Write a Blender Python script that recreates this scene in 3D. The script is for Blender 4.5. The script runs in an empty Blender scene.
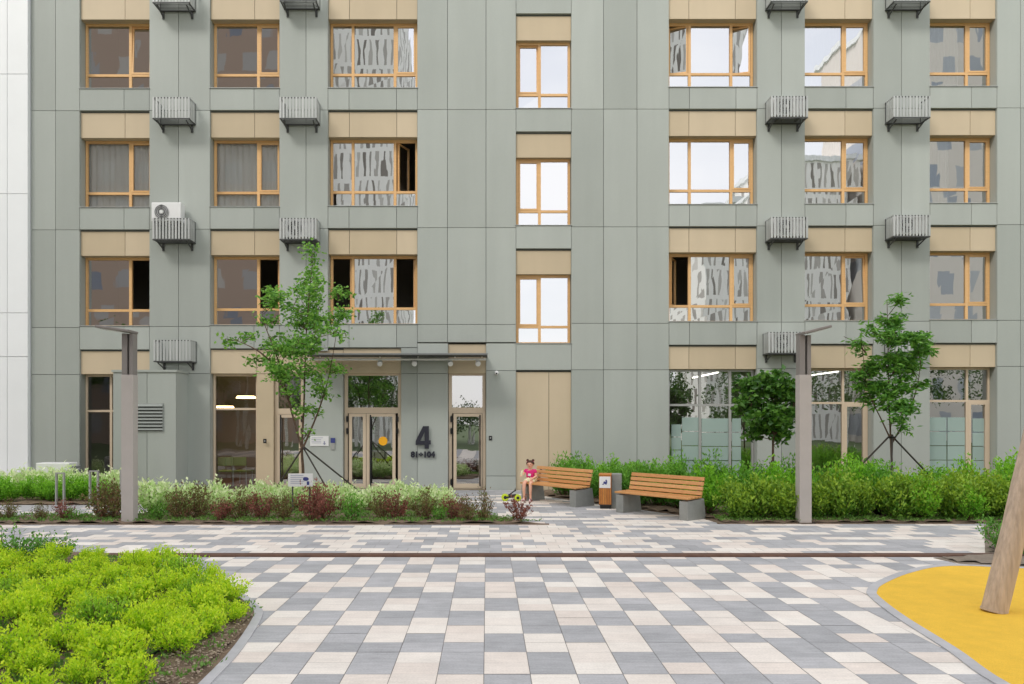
import bpy, math, random
import numpy as np
from mathutils import Vector, Matrix
R = math.radians
sc = bpy.context.scene
col = sc.collection

# ------------------------------------------------------------------ measures
F = 740.0          # focal length in pixels of the 1024 px wide picture
HC = 1.92          # camera height
S = 36.0           # pixels per metre on the facade
D = F / S          # distance of the facade
CX, CY = 487.0, 421.0

def WX(px, Y): return (px - CX) / F * Y
def WZ(py, Y): return HC + (CY - py) / F * Y
def GY(py): return F * HC / (py - CY)
def G(px, py):
    Y = GY(py); return (WX(px, Y), Y)
def FX(px): return (px - CX) / S
def FZ(py): return HC + (CY - py) / S
def vy(v, x): return v - (x - 117) / 720 * (0.4 + 0.015 * v)

def lin(c):
    out = []
    for v in c[:3]:
        v /= 255.0
        out.append(v / 12.92 if v <= 0.04045 else ((v + 0.055) / 1.055) ** 2.4)
    return tuple(out) + (1.0,)

# ------------------------------------------------------------------ materials
MATS = {}
def mat(name, a, b=None, rough=.6, ns=None, na=.12, bump=0, bs=40, metal=0, spec=.5, transl=0, stretch=None, detail=4, extra=()):
    """a..b: base colours mixed by the per-face tint; ns/na: a broad noise that varies the value a little"""
    m = bpy.data.materials.new(name); m.use_nodes = True
    nt = m.node_tree; N = nt.nodes; L = nt.links
    bs_ = N['Principled BSDF']
    bs_.inputs['Roughness'].default_value = rough
    bs_.inputs['Metallic'].default_value = metal
    bs_.inputs['Specular IOR Level'].default_value = spec
    c1 = lin(a); c2 = lin(b) if b else c1
    at = N.new('ShaderNodeAttribute'); at.attribute_name = 'tint'
    mx = N.new('ShaderNodeMix'); mx.data_type = 'RGBA'
    mx.inputs[6].default_value = c1; mx.inputs[7].default_value = c2
    L.new(at.outputs['Fac'], mx.inputs[0])
    out = mx.outputs[2]
    geo = N.new('ShaderNodeTexCoord')
    vec = geo.outputs['Object']
    if stretch:
        mp = N.new('ShaderNodeMapping'); mp.inputs['Scale'].default_value = stretch
        L.new(vec, mp.inputs['Vector']); vec = mp.outputs['Vector']
    if ns:
        nz = N.new('ShaderNodeTexNoise'); nz.inputs['Scale'].default_value = ns; nz.inputs['Detail'].default_value = detail
        nz.inputs['Roughness'].default_value = .62
        L.new(vec, nz.inputs['Vector'])
        mr = N.new('ShaderNodeMapRange'); mr.inputs[1].default_value = .25; mr.inputs[2].default_value = .75
        mr.inputs[3].default_value = 1 - na; mr.inputs[4].default_value = 1 + na
        L.new(nz.outputs['Fac'], mr.inputs[0])
        mu = N.new('ShaderNodeMix'); mu.data_type = 'RGBA'; mu.blend_type = 'MULTIPLY'; mu.inputs[0].default_value = 1
        L.new(out, mu.inputs[6]); L.new(mr.outputs[0], mu.inputs[7]); out = mu.outputs[2]
    for (esc, eam, estr) in extra:          # further stains and grain: noise scale, amount, stretch
        m2 = N.new('ShaderNodeMapping'); m2.inputs['Scale'].default_value = estr; L.new(geo.outputs['Object'], m2.inputs['Vector'])
        n2 = N.new('ShaderNodeTexNoise'); n2.inputs['Scale'].default_value = esc; n2.inputs['Detail'].default_value = 5; L.new(m2.outputs['Vector'], n2.inputs['Vector'])
        r2 = N.new('ShaderNodeMapRange'); r2.inputs[1].default_value = .3; r2.inputs[2].default_value = .7; r2.inputs[3].default_value = 1 - eam; r2.inputs[4].default_value = 1 + eam
        L.new(n2.outputs['Fac'], r2.inputs[0])
        u2 = N.new('ShaderNodeMix'); u2.data_type = 'RGBA'; u2.blend_type = 'MULTIPLY'; u2.inputs[0].default_value = 1
        L.new(out, u2.inputs[6]); L.new(r2.outputs[0], u2.inputs[7]); out = u2.outputs[2]
    L.new(out, bs_.inputs['Base Color'])
    if bump:
        nb = N.new('ShaderNodeTexNoise'); nb.inputs['Scale'].default_value = bs; nb.inputs['Detail'].default_value = 3
        L.new(vec, nb.inputs['Vector'])
        bp = N.new('ShaderNodeBump'); bp.inputs['Strength'].default_value = 1; bp.inputs['Distance'].default_value = bump
        L.new(nb.outputs['Fac'], bp.inputs['Height']); L.new(bp.outputs['Normal'], bs_.inputs['Normal'])
    if transl:
        tr = N.new('ShaderNodeBsdfTranslucent'); L.new(out, tr.inputs['Color'])
        ms = N.new('ShaderNodeMixShader'); ms.inputs[0].default_value = transl
        L.new(bs_.outputs[0], ms.inputs[1]); L.new(tr.outputs[0], ms.inputs[2])
        L.new(ms.outputs[0], N['Material Output'].inputs['Surface'])
    MATS[name] = m
    return m

def glass_mat(name, refl, tint, wob, wscale, stretch=(1, 1, 1)):
    m = bpy.data.materials.new(name); m.use_nodes = True
    nt = m.node_tree; N = nt.nodes; L = nt.links
    N.remove(N['Principled BSDF'])
    g = N.new('ShaderNodeBsdfGlossy'); g.inputs['Roughness'].default_value = 0.0; g.inputs['Color'].default_value = (1, 1, 1, 1)
    t = N.new('ShaderNodeBsdfTransparent'); t.inputs['Color'].default_value = lin(tint)
    geo = N.new('ShaderNodeNewGeometry')
    mp = N.new('ShaderNodeMapping'); mp.inputs['Scale'].default_value = stretch
    L.new(geo.outputs['Position'], mp.inputs['Vector'])
    nz = N.new('ShaderNodeTexNoise'); nz.inputs['Scale'].default_value = wscale; nz.inputs['Detail'].default_value = 1.5
    L.new(mp.outputs['Vector'], nz.inputs['Vector'])
    bp = N.new('ShaderNodeBump'); bp.inputs['Strength'].default_value = 1; bp.inputs['Distance'].default_value = wob
    L.new(nz.outputs['Fac'], bp.inputs['Height']); L.new(bp.outputs['Normal'], g.inputs['Normal'])
    fr = N.new('ShaderNodeFresnel'); fr.inputs['IOR'].default_value = 1.5
    ma = N.new('ShaderNodeMath'); ma.operation = 'MULTIPLY_ADD'; ma.inputs[1].default_value = .8; ma.inputs[2].default_value = refl
    ma.use_clamp = True
    L.new(fr.outputs[0], ma.inputs[0])
    ms = N.new('ShaderNodeMixShader'); L.new(ma.outputs[0], ms.inputs[0])
    L.new(t.outputs[0], ms.inputs[1]); L.new(g.outputs[0], ms.inputs[2])
    L.new(ms.outputs[0], N['Material Output'].inputs['Surface'])
    MATS[name] = m; return m

def emit_mat(name, c, st):
    m = bpy.data.materials.new(name); m.use_nodes = True
    b = m.node_tree.nodes['Principled BSDF']
    b.inputs['Base Color'].default_value = lin(c); b.inputs['Emission Color'].default_value = lin(c); b.inputs['Emission Strength'].default_value = st
    MATS[name] = m; return m

# ------------------------------------------------------------------ mesh building
class MB:
    def __init__(s):
        s.v = []; s.f = []; s.m = []; s.t = []
    def face(s, idx, m=0, t=.5): s.f.append(tuple(idx)); s.m.append(m); s.t.append(t)
    def box(s, x0, x1, y0, y1, z0, z1, m=0, t=.5):
        if x0 > x1: x0, x1 = x1, x0
        if y0 > y1: y0, y1 = y1, y0
        if z0 > z1: z0, z1 = z1, z0
        n = len(s.v)
        s.v += [(x0, y0, z0), (x1, y0, z0), (x1, y1, z0), (x0, y1, z0), (x0, y0, z1), (x1, y0, z1), (x1, y1, z1), (x0, y1, z1)]
        for q in ((0, 3, 2, 1), (4, 5, 6, 7), (0, 1, 5, 4), (1, 2, 6, 5), (2, 3, 7, 6), (3, 0, 4, 7)): s.face([n + i for i in q], m, t)
    def obox(s, c, sx, sy, sz, M, m=0, t=.5):
        n = len(s.v)
        for k in (-1, 1):
            for i, j in ((-1, -1), (1, -1), (1, 1), (-1, 1)):
                s.v.append(tuple(Vector(c) + M @ Vector((i * sx / 2, j * sy / 2, k * sz / 2))))
        for q in ((0, 3, 2, 1), (4, 5, 6, 7), (0, 1, 5, 4), (1, 2, 6, 5), (2, 3, 7, 6), (3, 0, 4, 7)): s.face([n + i for i in q], m, t)
    def tube(s, pts, rad, n=6, m=0, t=.5, cap=True):
        pts = [Vector(p) for p in pts]
        if not hasattr(rad, '__len__'): rad = [rad] * len(pts)
        base = len(s.v); up = None
        for i, p in enumerate(pts):
            d = (pts[min(i + 1, len(pts) - 1)] - pts[max(i - 1, 0)])
            if d.length < 1e-9: d = Vector((0, 0, 1))
            d.normalize()
            if up is None:
                up = Vector((1, 0, 0)) if abs(d.x) < .8 else Vector((0, 1, 0))
            a = d.cross(up).normalized(); b = d.cross(a).normalized(); up = a.cross(d) if False else up
            for k in range(n):
                an = 2 * math.pi * k / n
                s.v.append(tuple(p + (a * math.cos(an) + b * math.sin(an)) * rad[i]))
        for i in range(len(pts) - 1):
            for k in range(n):
                q = base + i * n
                s.face((q + k, q + (k + 1) % n, q + n + (k + 1) % n, q + n + k), m, t)
        if cap:
            s.face([base + k for k in range(n)], m, t)
            s.face([base + (len(pts) - 1) * n + k for k in reversed(range(n))], m, t)
    def prism(s, poly, z0, z1, m=0, t=.5, M=None, side=None):
        """polygon in local xy extruded z0..z1, optionally mapped through M (4x4)"""
        n = len(s.v); k = len(poly)
        for z in (z0, z1):
            for p in poly:
                q = Vector((p[0], p[1], z))
                s.v.append(tuple(M @ q if M else q))
        s.face([n + k + i for i in range(k)], m, t)
        s.face([n + i for i in reversed(range(k))], m, t)
        for i in range(k):
            j = (i + 1) % k
            s.face((n + i, n + j, n + k + j, n + k + i), m if side is None else side, t)
    def sphere(s, c, rx, ry, rz, nu=12, nv=8, m=0, t=.5):
        n = len(s.v); c = Vector(c)
        for j in range(nv + 1):
            th = math.pi * j / nv
            for i in range(nu):
                ph = 2 * math.pi * i / nu
                s.v.append((c.x + rx * math.sin(th) * math.cos(ph), c.y + ry * math.sin(th) * math.sin(ph), c.z + rz * math.cos(th)))
        for j in range(nv):
            for i in range(nu):
                s.face((n + j * nu + i, n + (j + 1) * nu + i, n + (j + 1) * nu + (i + 1) % nu, n + j * nu + (i + 1) % nu), m, t)
    def leaves(s, P, Dr, ln, wd, rng, m=0, tv=None, fold=.25):
        """many folded leaf faces; P points, Dr directions (numpy)"""
        P = np.asarray(P, float); Dr = np.asarray(Dr, float); k = len(P)
        if not k: return
        Dr = Dr / (np.linalg.norm(Dr, axis=1, keepdims=True) + 1e-9)
        rv = rng.normal(size=(k, 3)); sd = np.cross(Dr, rv); sd /= (np.linalg.norm(sd, axis=1, keepdims=True) + 1e-9)
        nn = np.cross(sd, Dr)
        l = ln * rng.uniform(.65, 1.25, (k, 1)); w = wd * rng.uniform(.7, 1.2, (k, 1)) * .5
        tip = P + Dr * l; mid = P + Dr * l * .45
        a = mid + sd * w + nn * w * fold; b = mid - sd * w + nn * w * fold
        n = len(s.v)
        V = np.stack([P, a, tip, b], 1).reshape(-1, 3)
        s.v += [tuple(x) for x in V]
        if tv is None: tv = rng.uniform(0, 1, k)
        for i in range(k):
            q = n + 4 * i
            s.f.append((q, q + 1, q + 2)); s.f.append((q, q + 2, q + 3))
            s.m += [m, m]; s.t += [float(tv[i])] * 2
    def mesh(s, name, mats):
        me = bpy.data.meshes.new(name)
        me.from_pydata(s.v, [], s.f)
        for k in (mats if isinstance(mats, (list, tuple)) else [mats]): me.materials.append(MATS[k] if isinstance(k, str) else k)
        me.polygons.foreach_set('material_index', s.m)
        a = me.attributes.new('tint', 'FLOAT', 'FACE'); a.data.foreach_set('value', s.t)
        me.update(); return me
    def build(s, name, mats, parent=None, smooth=False, bevel=0):
        me = s.mesh(name, mats)
        if smooth: me.polygons.foreach_set('use_smooth', [True] * len(me.polygons))
        o = bpy.data.objects.new(name, me); col.objects.link(o)
        if parent: o.parent = parent
        if bevel:
            b = o.modifiers.new('bevel', 'BEVEL'); b.width = bevel; b.segments = 2; b.limit_method = 'ANGLE'; b.angle_limit = R(40)
        return o

def tag(o, label=None, cat=None, group=None, kind=None):
    if label: o['label'] = label
    if cat: o['category'] = cat
    if group: o['group'] = group
    if kind: o['kind'] = kind
    return o
def empty(name, loc, rz=0, label=None, cat=None, group=None):
    o = bpy.data.objects.new(name, None); o.empty_display_size = .1; col.objects.link(o)
    o.location = loc; o.rotation_euler = (0, 0, rz)
    return tag(o, label, cat, group)
def copy_tree(o, parent=None):
    c = o.copy(); col.objects.link(c)
    if parent: c.parent = parent
    for ch in list(o.children): copy_tree(ch, c)
    return c
def struct(mb, name, mats, **k):
    o = mb.build(name, mats, **k); o['kind'] = 'structure'; return o
def rect(mb, x0, x1, y0, y1, Y0, Y1, m=0, t=.5, g=0.0):
    """box on the facade: picture x range, picture y range (on the facade plane), world depth range"""
    mb.box(FX(x0) + g, FX(x1) - g, Y0, Y1, FZ(y1) + g, FZ(y0) - g, m, t)

# palette ------------------------------------------------------------------------------
mat('panel_grey', (160, 165, 158), (173, 178, 171), rough=.5, ns=.5, na=.035, detail=6, spec=.35, extra=((1.5, .03, (1.6, 1.6, .16)), (30, .012, (1, 1, 1))))
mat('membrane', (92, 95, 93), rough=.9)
mat('panel_beige', (192, 175, 146), (203, 186, 158), rough=.5, ns=.8, na=.04, spec=.35, extra=((1.5, .025, (1.6, 1.6, .2)),))
mat('panel_white', (236, 238, 238), (240, 242, 242), rough=.45, ns=.6, na=.03)
mat('wood_frame', (226, 182, 126), (214, 168, 112), rough=.45, ns=6, na=.12, stretch=(1, 1, 8))
mat('beige_frame', (208, 189, 164), rough=.45)
mat('grey_frame', (172, 172, 168), rough=.4, metal=.3)
mat('black_metal', (28, 28, 30), rough=.4)
mat('dark_grey', (70, 71, 70), rough=.5)
mat('basket_grey', (190, 192, 189), (172, 175, 172), rough=.5, metal=.2)
mat('lamp_grey', (128, 122, 118), rough=.55, ns=3, na=.06)
mat('lamp_pale', (176, 169, 163), rough=.6, ns=2.5, na=.06, bump=.0006, bs=60)
mat('room_wall', (150, 142, 132), rough=.9)
mat('room_dark', (82, 74, 68), rough=.9)
mat('room_brown', (120, 84, 58), rough=.7, ns=3, na=.3)
mat('curtain', (244, 244, 240), rough=.9, transl=.15)
mat('frosted', (160, 180, 172), (148, 168, 161), rough=.12, spec=.8)
mat('white_plastic', (228, 228, 226), rough=.4)
mat('grey_plastic', (120, 122, 122), rough=.5)
mat('concrete', (142, 143, 138), rough=.85, ns=6, na=.12, bump=.0015, bs=90)
mat('bench_wood', (208, 156, 100), (190, 132, 76), rough=.5, ns=5, na=.22, stretch=(2, 14, 14))
mat('bin_wood', (200, 132, 62), (184, 114, 50), rough=.5, ns=5, na=.2, stretch=(16, 16, 2))
mat('soil', (116, 98, 80), rough=.95, ns=5, na=.35, bump=.03, bs=14)
mat('soil_grey', (128, 116, 102), rough=.95, ns=6, na=.25, bump=.02, bs=18)
mat('kerb', (172, 171, 172), (182, 181, 182), rough=.85, ns=5, na=.1, bump=.001, bs=80)
mat('slab_white', (228, 221, 211), (216, 204, 193), rough=.85, ns=4.0, na=.07, bump=.0012, bs=120, extra=((.55, .06, (1, 1, 1)), (55, .07, (1, 1, 1)), (9, .05, (.4, 3, 1))))
mat('slab_grey', (158, 158, 159), (176, 175, 176), rough=.85, ns=4.0, na=.1, bump=.0012, bs=120, extra=((.55, .06, (1, 1, 1)), (55, .09, (1, 1, 1)), (9, .09, (.4, 3, 1))))
mat('joint', (142, 136, 130), rough=.95, ns=4, na=.2)
mat('rust', (112, 82, 66), (96, 70, 58), rough=.8, ns=8, na=.25)
mat('rubber', (236, 192, 72), (230, 184, 62), rough=.95, ns=1.3, na=.07, bump=.006, bs=200, spec=.2, extra=((150, .16, (1, 1, 1)), (6, .04, (1, 1, 1))))
mat('log', (198, 178, 158), (168, 148, 128), rough=.8, ns=7, na=.28, bump=.006, bs=14, stretch=(4, 4, .35))
mat('yellow', (246, 176, 22), rough=.5)
mat('lime', (196, 214, 40), rough=.4)
mat('ink_blue', (58, 66, 128), rough=.6)
mat('ink_grey', (150, 152, 176), rough=.6)
mat('letter', (34, 34, 46), rough=.45)
mat('skin', (226, 172, 146), rough=.6, spec=.3)
mat('pink', (216, 44, 120), rough=.85)
mat('shorts', (226, 222, 184), rough=.85)
mat('hair', (74, 44, 30), rough=.6)
mat('shoe', (232, 196, 200), rough=.6)
mat('lips', (176, 84, 80), rough=.6)
mat('bark', (98, 78, 62), (84, 66, 52), rough=.9, ns=12, na=.3, bump=.004, bs=40)
mat('bark_birch', (205, 203, 196), rough=.8, ns=5, na=.5, stretch=(1, 1, 4))
mat('stake', (62, 56, 50), rough=.8)
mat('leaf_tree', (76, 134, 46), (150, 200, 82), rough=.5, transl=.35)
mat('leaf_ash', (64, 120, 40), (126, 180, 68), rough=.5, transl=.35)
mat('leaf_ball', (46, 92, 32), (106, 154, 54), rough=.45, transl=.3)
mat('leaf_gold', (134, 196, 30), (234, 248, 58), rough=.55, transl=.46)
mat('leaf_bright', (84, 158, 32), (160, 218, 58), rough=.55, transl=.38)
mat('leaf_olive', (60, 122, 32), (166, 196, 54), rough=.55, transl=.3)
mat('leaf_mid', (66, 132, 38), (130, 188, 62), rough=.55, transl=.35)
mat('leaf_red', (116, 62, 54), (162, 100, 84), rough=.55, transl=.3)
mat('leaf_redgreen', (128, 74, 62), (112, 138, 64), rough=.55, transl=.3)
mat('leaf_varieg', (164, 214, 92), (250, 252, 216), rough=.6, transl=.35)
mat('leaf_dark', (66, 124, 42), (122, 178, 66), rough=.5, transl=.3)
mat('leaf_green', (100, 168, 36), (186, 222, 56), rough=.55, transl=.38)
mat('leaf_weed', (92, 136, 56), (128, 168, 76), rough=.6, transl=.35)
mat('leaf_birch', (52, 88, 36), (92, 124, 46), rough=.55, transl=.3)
mat('stem_brown', (104, 84, 58), rough=.9)
mat('chair_green', (146, 164, 92), rough=.5)
mat('shaft_slat', (138, 143, 137), rough=.6)
mat('stone_bit', (176, 160, 140), (128, 110, 92), rough=.9)
glass_mat('glass_upper', .56, (244, 246, 245), .0013, 1.8, (1.3, 1, .5))
glass_mat('glass_clear', .08, (252, 253, 252), .0016, 1.7, (1.2, 1, .6))
glass_mat('glass_lower', .42, (248, 251, 250), .0011, 1.6)
emit_mat('tube_light', (255, 250, 236), 3.0)
emit_mat('warm_light', (255, 214, 150), 4.0)
mat('lawn', (78, 96, 52), (70, 88, 46), rough=.95, ns=.8, na=.3)
# ------------------------------------------------------------------ apartment building
rnd = random.Random(7)
BLD = empty('apartment_building', (0, D + .15, 0), 0, 'grey panelled apartment house with beige panels and wood framed windows', 'apartment building')
BLD_OFF = Vector((0, D + .15, 0))
def bpart(mb, name, mats, parent=None, **k):
    """child of the building; geometry given in world coordinates"""
    o = mb.build(name, mats, **k)
    o.parent = parent or BLD
    if parent is None: o.location = -BLD_OFF
    return o

PT = .026                       # panel thickness
def cladding(mb, xs, ys, m=0, depth=0.0, backing=True, mem=True, back_to=.34, bm=0):
    """panels between the joints xs (picture x) and ys (picture y) with a carrier behind"""
    for i in range(len(xs) - 1):
        for j in range(len(ys) - 1):
            rect(mb, xs[i], xs[i + 1], ys[j], ys[j + 1], D + depth, D + depth + PT, m, rnd.random(), .0065)
    x0, x1, y0, y1 = xs[0], xs[-1], ys[0], ys[-1]
    if mem: rect(mb, x0, x1, y0, y1, D + depth + PT + .002, D + depth + PT + .006, 1, .5, .012)
    if backing: rect(mb, x0, x1, y0, y1, D + depth + PT + .008, D + back_to, bm, .5, .0)

wall = MB()
VJ = [-60, -9, 110.5, 229.5, 327, 374, 497]
def pier(xs, upto=None):
    xc = (xs[0] + xs[-1]) / 2
    vs = VJ if upto is None else [v for v in VJ if v < upto] + [upto]
    cladding(wall, xs, [vy(v, xc) for v in vs])
pier([31, 55.5, 79.7])
pier([149.3, 178.5, 210])
pier([279.3, 306, 328], 349.5)
pier([417.3, 447.5, 486, 516], 345)
pier([571.3, 603.5, 637, 669])
pier([757, 781.5, 805])
pier([873.3, 901.5, 930])
pier([997, 1020.5, 1060])

BELTS = {0: (88.6, 110.5), 1: (207.4, 229.5), 2: (326, 349.5)}
BEIGE = {0: (-9, 18.5), 1: (111.9, 137.3), 2: (230.9, 255.5), 3: (350.9, 374)}
COLS = {1: ([79.7, 124, 149.3]), 2: ([210, 254, 279.3]), 3: ([328, 349, 396.5, 417.3]),
        4: ([669, 689.5, 736, 757]), 5: ([805, 846, 873.3]), 6: ([930, 971.5, 997])}
def beige(xs, ya, yb, label=None):
    b = MB(); cladding(b, xs, [ya, yb], 0, .06, True, True, .34, 0)
    return bpart(b, 'beige_panel', ['panel_beige', 'membrane'])
for c, xs in COLS.items():
    xc = (xs[0] + xs[-1]) / 2
    cladding(wall, xs, [vy(-60, xc), vy(-9, xc)])
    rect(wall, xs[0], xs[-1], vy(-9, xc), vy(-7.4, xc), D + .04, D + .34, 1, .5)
    for k, (a, b) in BELTS.items():
        cladding(wall, xs, [vy(a, xc), vy(b, xc)])
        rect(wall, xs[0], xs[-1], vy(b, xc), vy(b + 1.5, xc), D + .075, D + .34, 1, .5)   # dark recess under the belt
    for k, (a, b) in BEIGE.items():
        if k == 3 and c in (2, 3): continue
        x_ = xs if c != 1 or k != 3 else xs
        beige(x_, vy(a, xc), vy(b, xc))
# stair column, measured straight in picture rows
SX = [516, 571.3]
cladding(wall, SX, [-60, -16, 13.5])
for a, b in ((108.5, 131.5), (225.4, 248.5), (343.5, 370)):
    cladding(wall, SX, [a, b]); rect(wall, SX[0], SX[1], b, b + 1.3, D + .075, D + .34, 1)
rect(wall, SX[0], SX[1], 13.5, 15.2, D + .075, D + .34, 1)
for a, b in ((15, 39.5), (133, 157), (250, 274)): beige(SX, a, b)
beige([516, 549, 571.3], 371.8, 497)
# ground floor between the second column and the stair
cladding(wall, [279.3, 306, 328], [vy(349.5, 300), 351.0], backing=False, mem=False)
beige([210, 256, 300, 343], 349.5, 373.5)
beige([343, 401], 348.2, 373.5)
cladding(wall, [401, 417.3], [347.8, 373.5, 492]); cladding(wall, [417.3, 448], [343.2, 373.5, 492])
beige([448, 486], 344.0, 373.5)
cladding(wall, [486, 516], [343.2, 370.5, 476, 492])
cladding(wall, [303, 343], [373.5, 492])
beige([256, 273], 373.5, 492)
bpart(wall, 'wall', ['panel_grey', 'membrane'], bevel=0)

# rooms behind the glass
room = MB()
RX0, RX1 = FX(31), FX(1060)
room.box(RX0, RX1, D + 4.2, D + 4.4, -.3, FZ(-60), 0, .5)
for v in (-58, 102, 221.5, 341):
    room.box(RX0, RX1, D + .36, D + 4.19, FZ(v + 6), FZ(v), 0, .5)
room.box(RX0, RX1, D + .36, D + 4.19, -.25, .02, 1)
for px in (160, 292, 430, 500, 590, 700 - 60, 775, 890, 1010):
    room.box(FX(px) - .08, FX(px) + .08, D + .36, D + 4.19, .03, FZ(-60) - .02, 0)
for px in (40, 1055): room.box(FX(px) - .1, FX(px) + .1, D + .36, D + 4.19, .03, FZ(-60) - .02, 0)
bpart(room, 'interior', ['room_wall', 'room_brown'])

def window(x0, x1, ya, yb, r, muls, trans, fm, gm, sash={}, curtain=None, label=None, fw=.07, lower_sash=None, dark=False, name='window', notrans=()):
    """x0,x1,ya,yb: opening on the facade plane; muls/trans: picture positions on the frame's own plane"""
    Y = D + r; X0, X1, Z0, Z1 = FX(x0), FX(x1), FZ(yb), FZ(ya)
    X0 += .012; X1 -= .012
    mx = [WX(p, Y) for p in muls]; tz = WZ(trans, Y)
    fr = MB(); d0, d1 = Y, Y + .07
    fr.box(X0, X0 + fw, d0, d1, Z0, Z1, 0, rnd.random()); fr.box(X1 - fw, X1, d0, d1, Z0, Z1, 0, rnd.random())
    fr.box(X0 + fw, X1 - fw, d0, d1, Z1 - fw, Z1, 0, rnd.random()); fr.box(X0 + fw, X1 - fw, d0, d1, Z0, Z0 + fw * .8, 0, rnd.random())
    for x in mx: fr.box(x - fw * .55, x + fw * .55, d0 - .004, d1, Z0 + fw * .8, Z1 - fw, 0, rnd.random())
    edges = [X0 + fw] + sum([[x - fw * .55, x + fw * .55] for x in mx], []) + [X1 - fw]
    colsx = [(edges[2 * i], edges[2 * i + 1]) for i in range(len(mx) + 1)]
    for i, (a, b) in enumerate(colsx):
        if i not in notrans: fr.box(a, b, d0 - .001, d1, tz - fw * .5, tz + fw * .5, 0, rnd.random())
    w = bpart(fr, name, [fm])
    if label: w['label'] = label
    pane = MB()
    def quad(a, b, c, d, y=Y + .03):
        n = len(pane.v)
        o = [rnd.uniform(-.0022, .0022) for _ in range(4)]
        pane.v += [(a, y + o[0], c), (b, y + o[1], c), (b, y + o[2], d), (a, y + o[3], d)]
        pane.face((n, n + 1, n + 2, n + 3))
    for i, (a, b) in enumerate(colsx):
        st = sash.get(i)
        zt = Z1 - fw
        if i in notrans: quad(a, b, Z0 + fw * .8, zt); continue
        ls = (lower_sash == i)
        if ls:
            m = MB(); sw = .075
            m.box(a, a + sw, d0 - .012, d1 - .01, Z0 + fw * .8, tz - fw * .5); m.box(b - sw, b, d0 - .012, d1 - .01, Z0 + fw * .8, tz - fw * .5)
            m.box(a + sw, b - sw, d0 - .012, d1 - .01, tz - fw * .5 - sw, tz - fw * .5); m.box(a + sw, b - sw, d0 - .012, d1 - .01, Z0 + fw * .8, Z0 + fw * .8 + sw * 1.6)
            o = bpart(m, 'sash', [fm], w)
            quad(a + sw, b - sw, Z0 + fw * .8 + sw * 1.6, tz - fw * .5 - sw)
        else: quad(a, b, Z0 + fw * .8, tz - fw * .5)
        if st is None: quad(a, b, tz + fw * .5, zt)
        elif st in ('shut', 'tilt', 'in', 'ajar'):
            m = MB(); sw = .045; zb = tz + fw * .5
            g0 = len(pane.v)
            parts = [(a, a + sw, zb, zt), (b - sw, b, zb, zt), (a + sw, b - sw, zt - sw, zt), (a + sw, b - sw, zb, zb + sw)]
            for p in parts: m.box(p[0], p[1], d0 - .008, d1 - .02, p[2], p[3], 0, rnd.random())
            quad(a + sw, b - sw, zb + sw, zt - sw, Y + .02)
            if st == 'tilt': M = Matrix.Translation((0, Y + .05, zb)) @ Matrix.Rotation(R(-2.5), 4, 'X') @ Matrix.Translation((0, -Y - .05, -zb))
            elif st == 'in': M = Matrix.Translation((a, Y + .07, 0)) @ Matrix.Rotation(R(62), 4, 'Z') @ Matrix.Translation((-a, -Y - .07, 0))
            elif st == 'ajar': M = Matrix.Translation((b, Y + .04, 0)) @ Matrix.Rotation(R(-17), 4, 'Z') @ Matrix.Translation((-b, -Y - .04, 0))
            else: M = Matrix.Identity(4)
            m.v = [tuple(M @ Vector(v)) for v in m.v]
            pane.v = pane.v[:g0] + [tuple(M @ Vector(v)) for v in pane.v[g0:]]
            bpart(m, 'sash', [fm], w)
        elif st == 'open':                       # swung wide open into the dark room
            m = MB(); sw = .045; zb = tz + fw * .5; wd = b - a
            ang = R(84)
            for p in ((0, sw, zb, zt), (wd - sw, wd, zb, zt), (sw, wd - sw, zt - sw, zt), (sw, wd - sw, zb, zb + sw)):
                m.box(p[0], p[1], 0, .05, p[2], p[3])
            M = Matrix.Translation((b - .01, Y + .1, 0)) @ Matrix.Rotation(R(180) - ang, 4, 'Z')
            m.v = [tuple(M @ Vector(v)) for v in m.v]
            bpart(m, 'sash', [fm], w)
    bpart(pane, 'pane', [gm], w)
    if curtain:
        a = X0 + (X1 - X0) * curtain[0]; b = X0 + (X1 - X0) * curtain[1]
        c = MB(); n = 60; top = Z1 - .02; bot = Z0 - .3
        for j in range(n + 1):
            x = a + (b - a) * j / n; y = Y + .12 + .025 * math.sin(j * 1.15) + .015 * math.sin(j * .37 + 1)
            c.v += [(x, y, bot), (x, y + .01, top)]
        for j in range(n): c.face((2 * j, 2 * j + 2, 2 * j + 3, 2 * j + 1))
        bpart(c, 'curtain', ['curtain'], w, smooth=True)
    # sill flashing
    s = MB(); s.box(FX(x0) - .02, FX(x1) + .02, D - .022, Y + .02, FZ(yb) - .001, FZ(yb) + .012)
    bpart(s, 'sill', ['basket_grey'], w)
    return w

UP = {0: (18.5, 88.6, 75.5), 1: (137.3, 207.4, 193.5), 2: (255.5, 326, 310.5)}
SPEC = {
 1: dict(m=[130.5], s={0: {1: 'tilt'}, 1: {1: 'shut'}, 2: {1: 'open'}}, c={1: (0, 1)}),
 2: dict(m=[258.5], s={0: {1: 'shut'}, 1: {1: 'shut'}, 2: {1: 'open'}}, c={1: (0, 1)}),
 3: dict(m=[353, 395], s={0: {2: 'shut'}, 1: {2: 'in'}, 2: {0: 'open', 2: 'open'}}, c={}),
 4: dict(m=[689.5, 731], s={0: {0: 'ajar', 2: 'ajar'}, 1: {2: 'shut'}, 2: {0: 'in', 2: 'shut'}}, c={}),
 5: dict(m=[843], s={0: {1: 'shut'}, 1: {1: 'shut'}, 2: {1: 'tilt'}}, c={0: (0, 1), 1: (0, .7)}),
 6: dict(m=[966.5], s={0: {1: 'shut'}, 1: {1: 'shut'}, 2: {1: 'shut'}}, c={0: (0, .55), 1: (0, .4)}),
}
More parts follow.
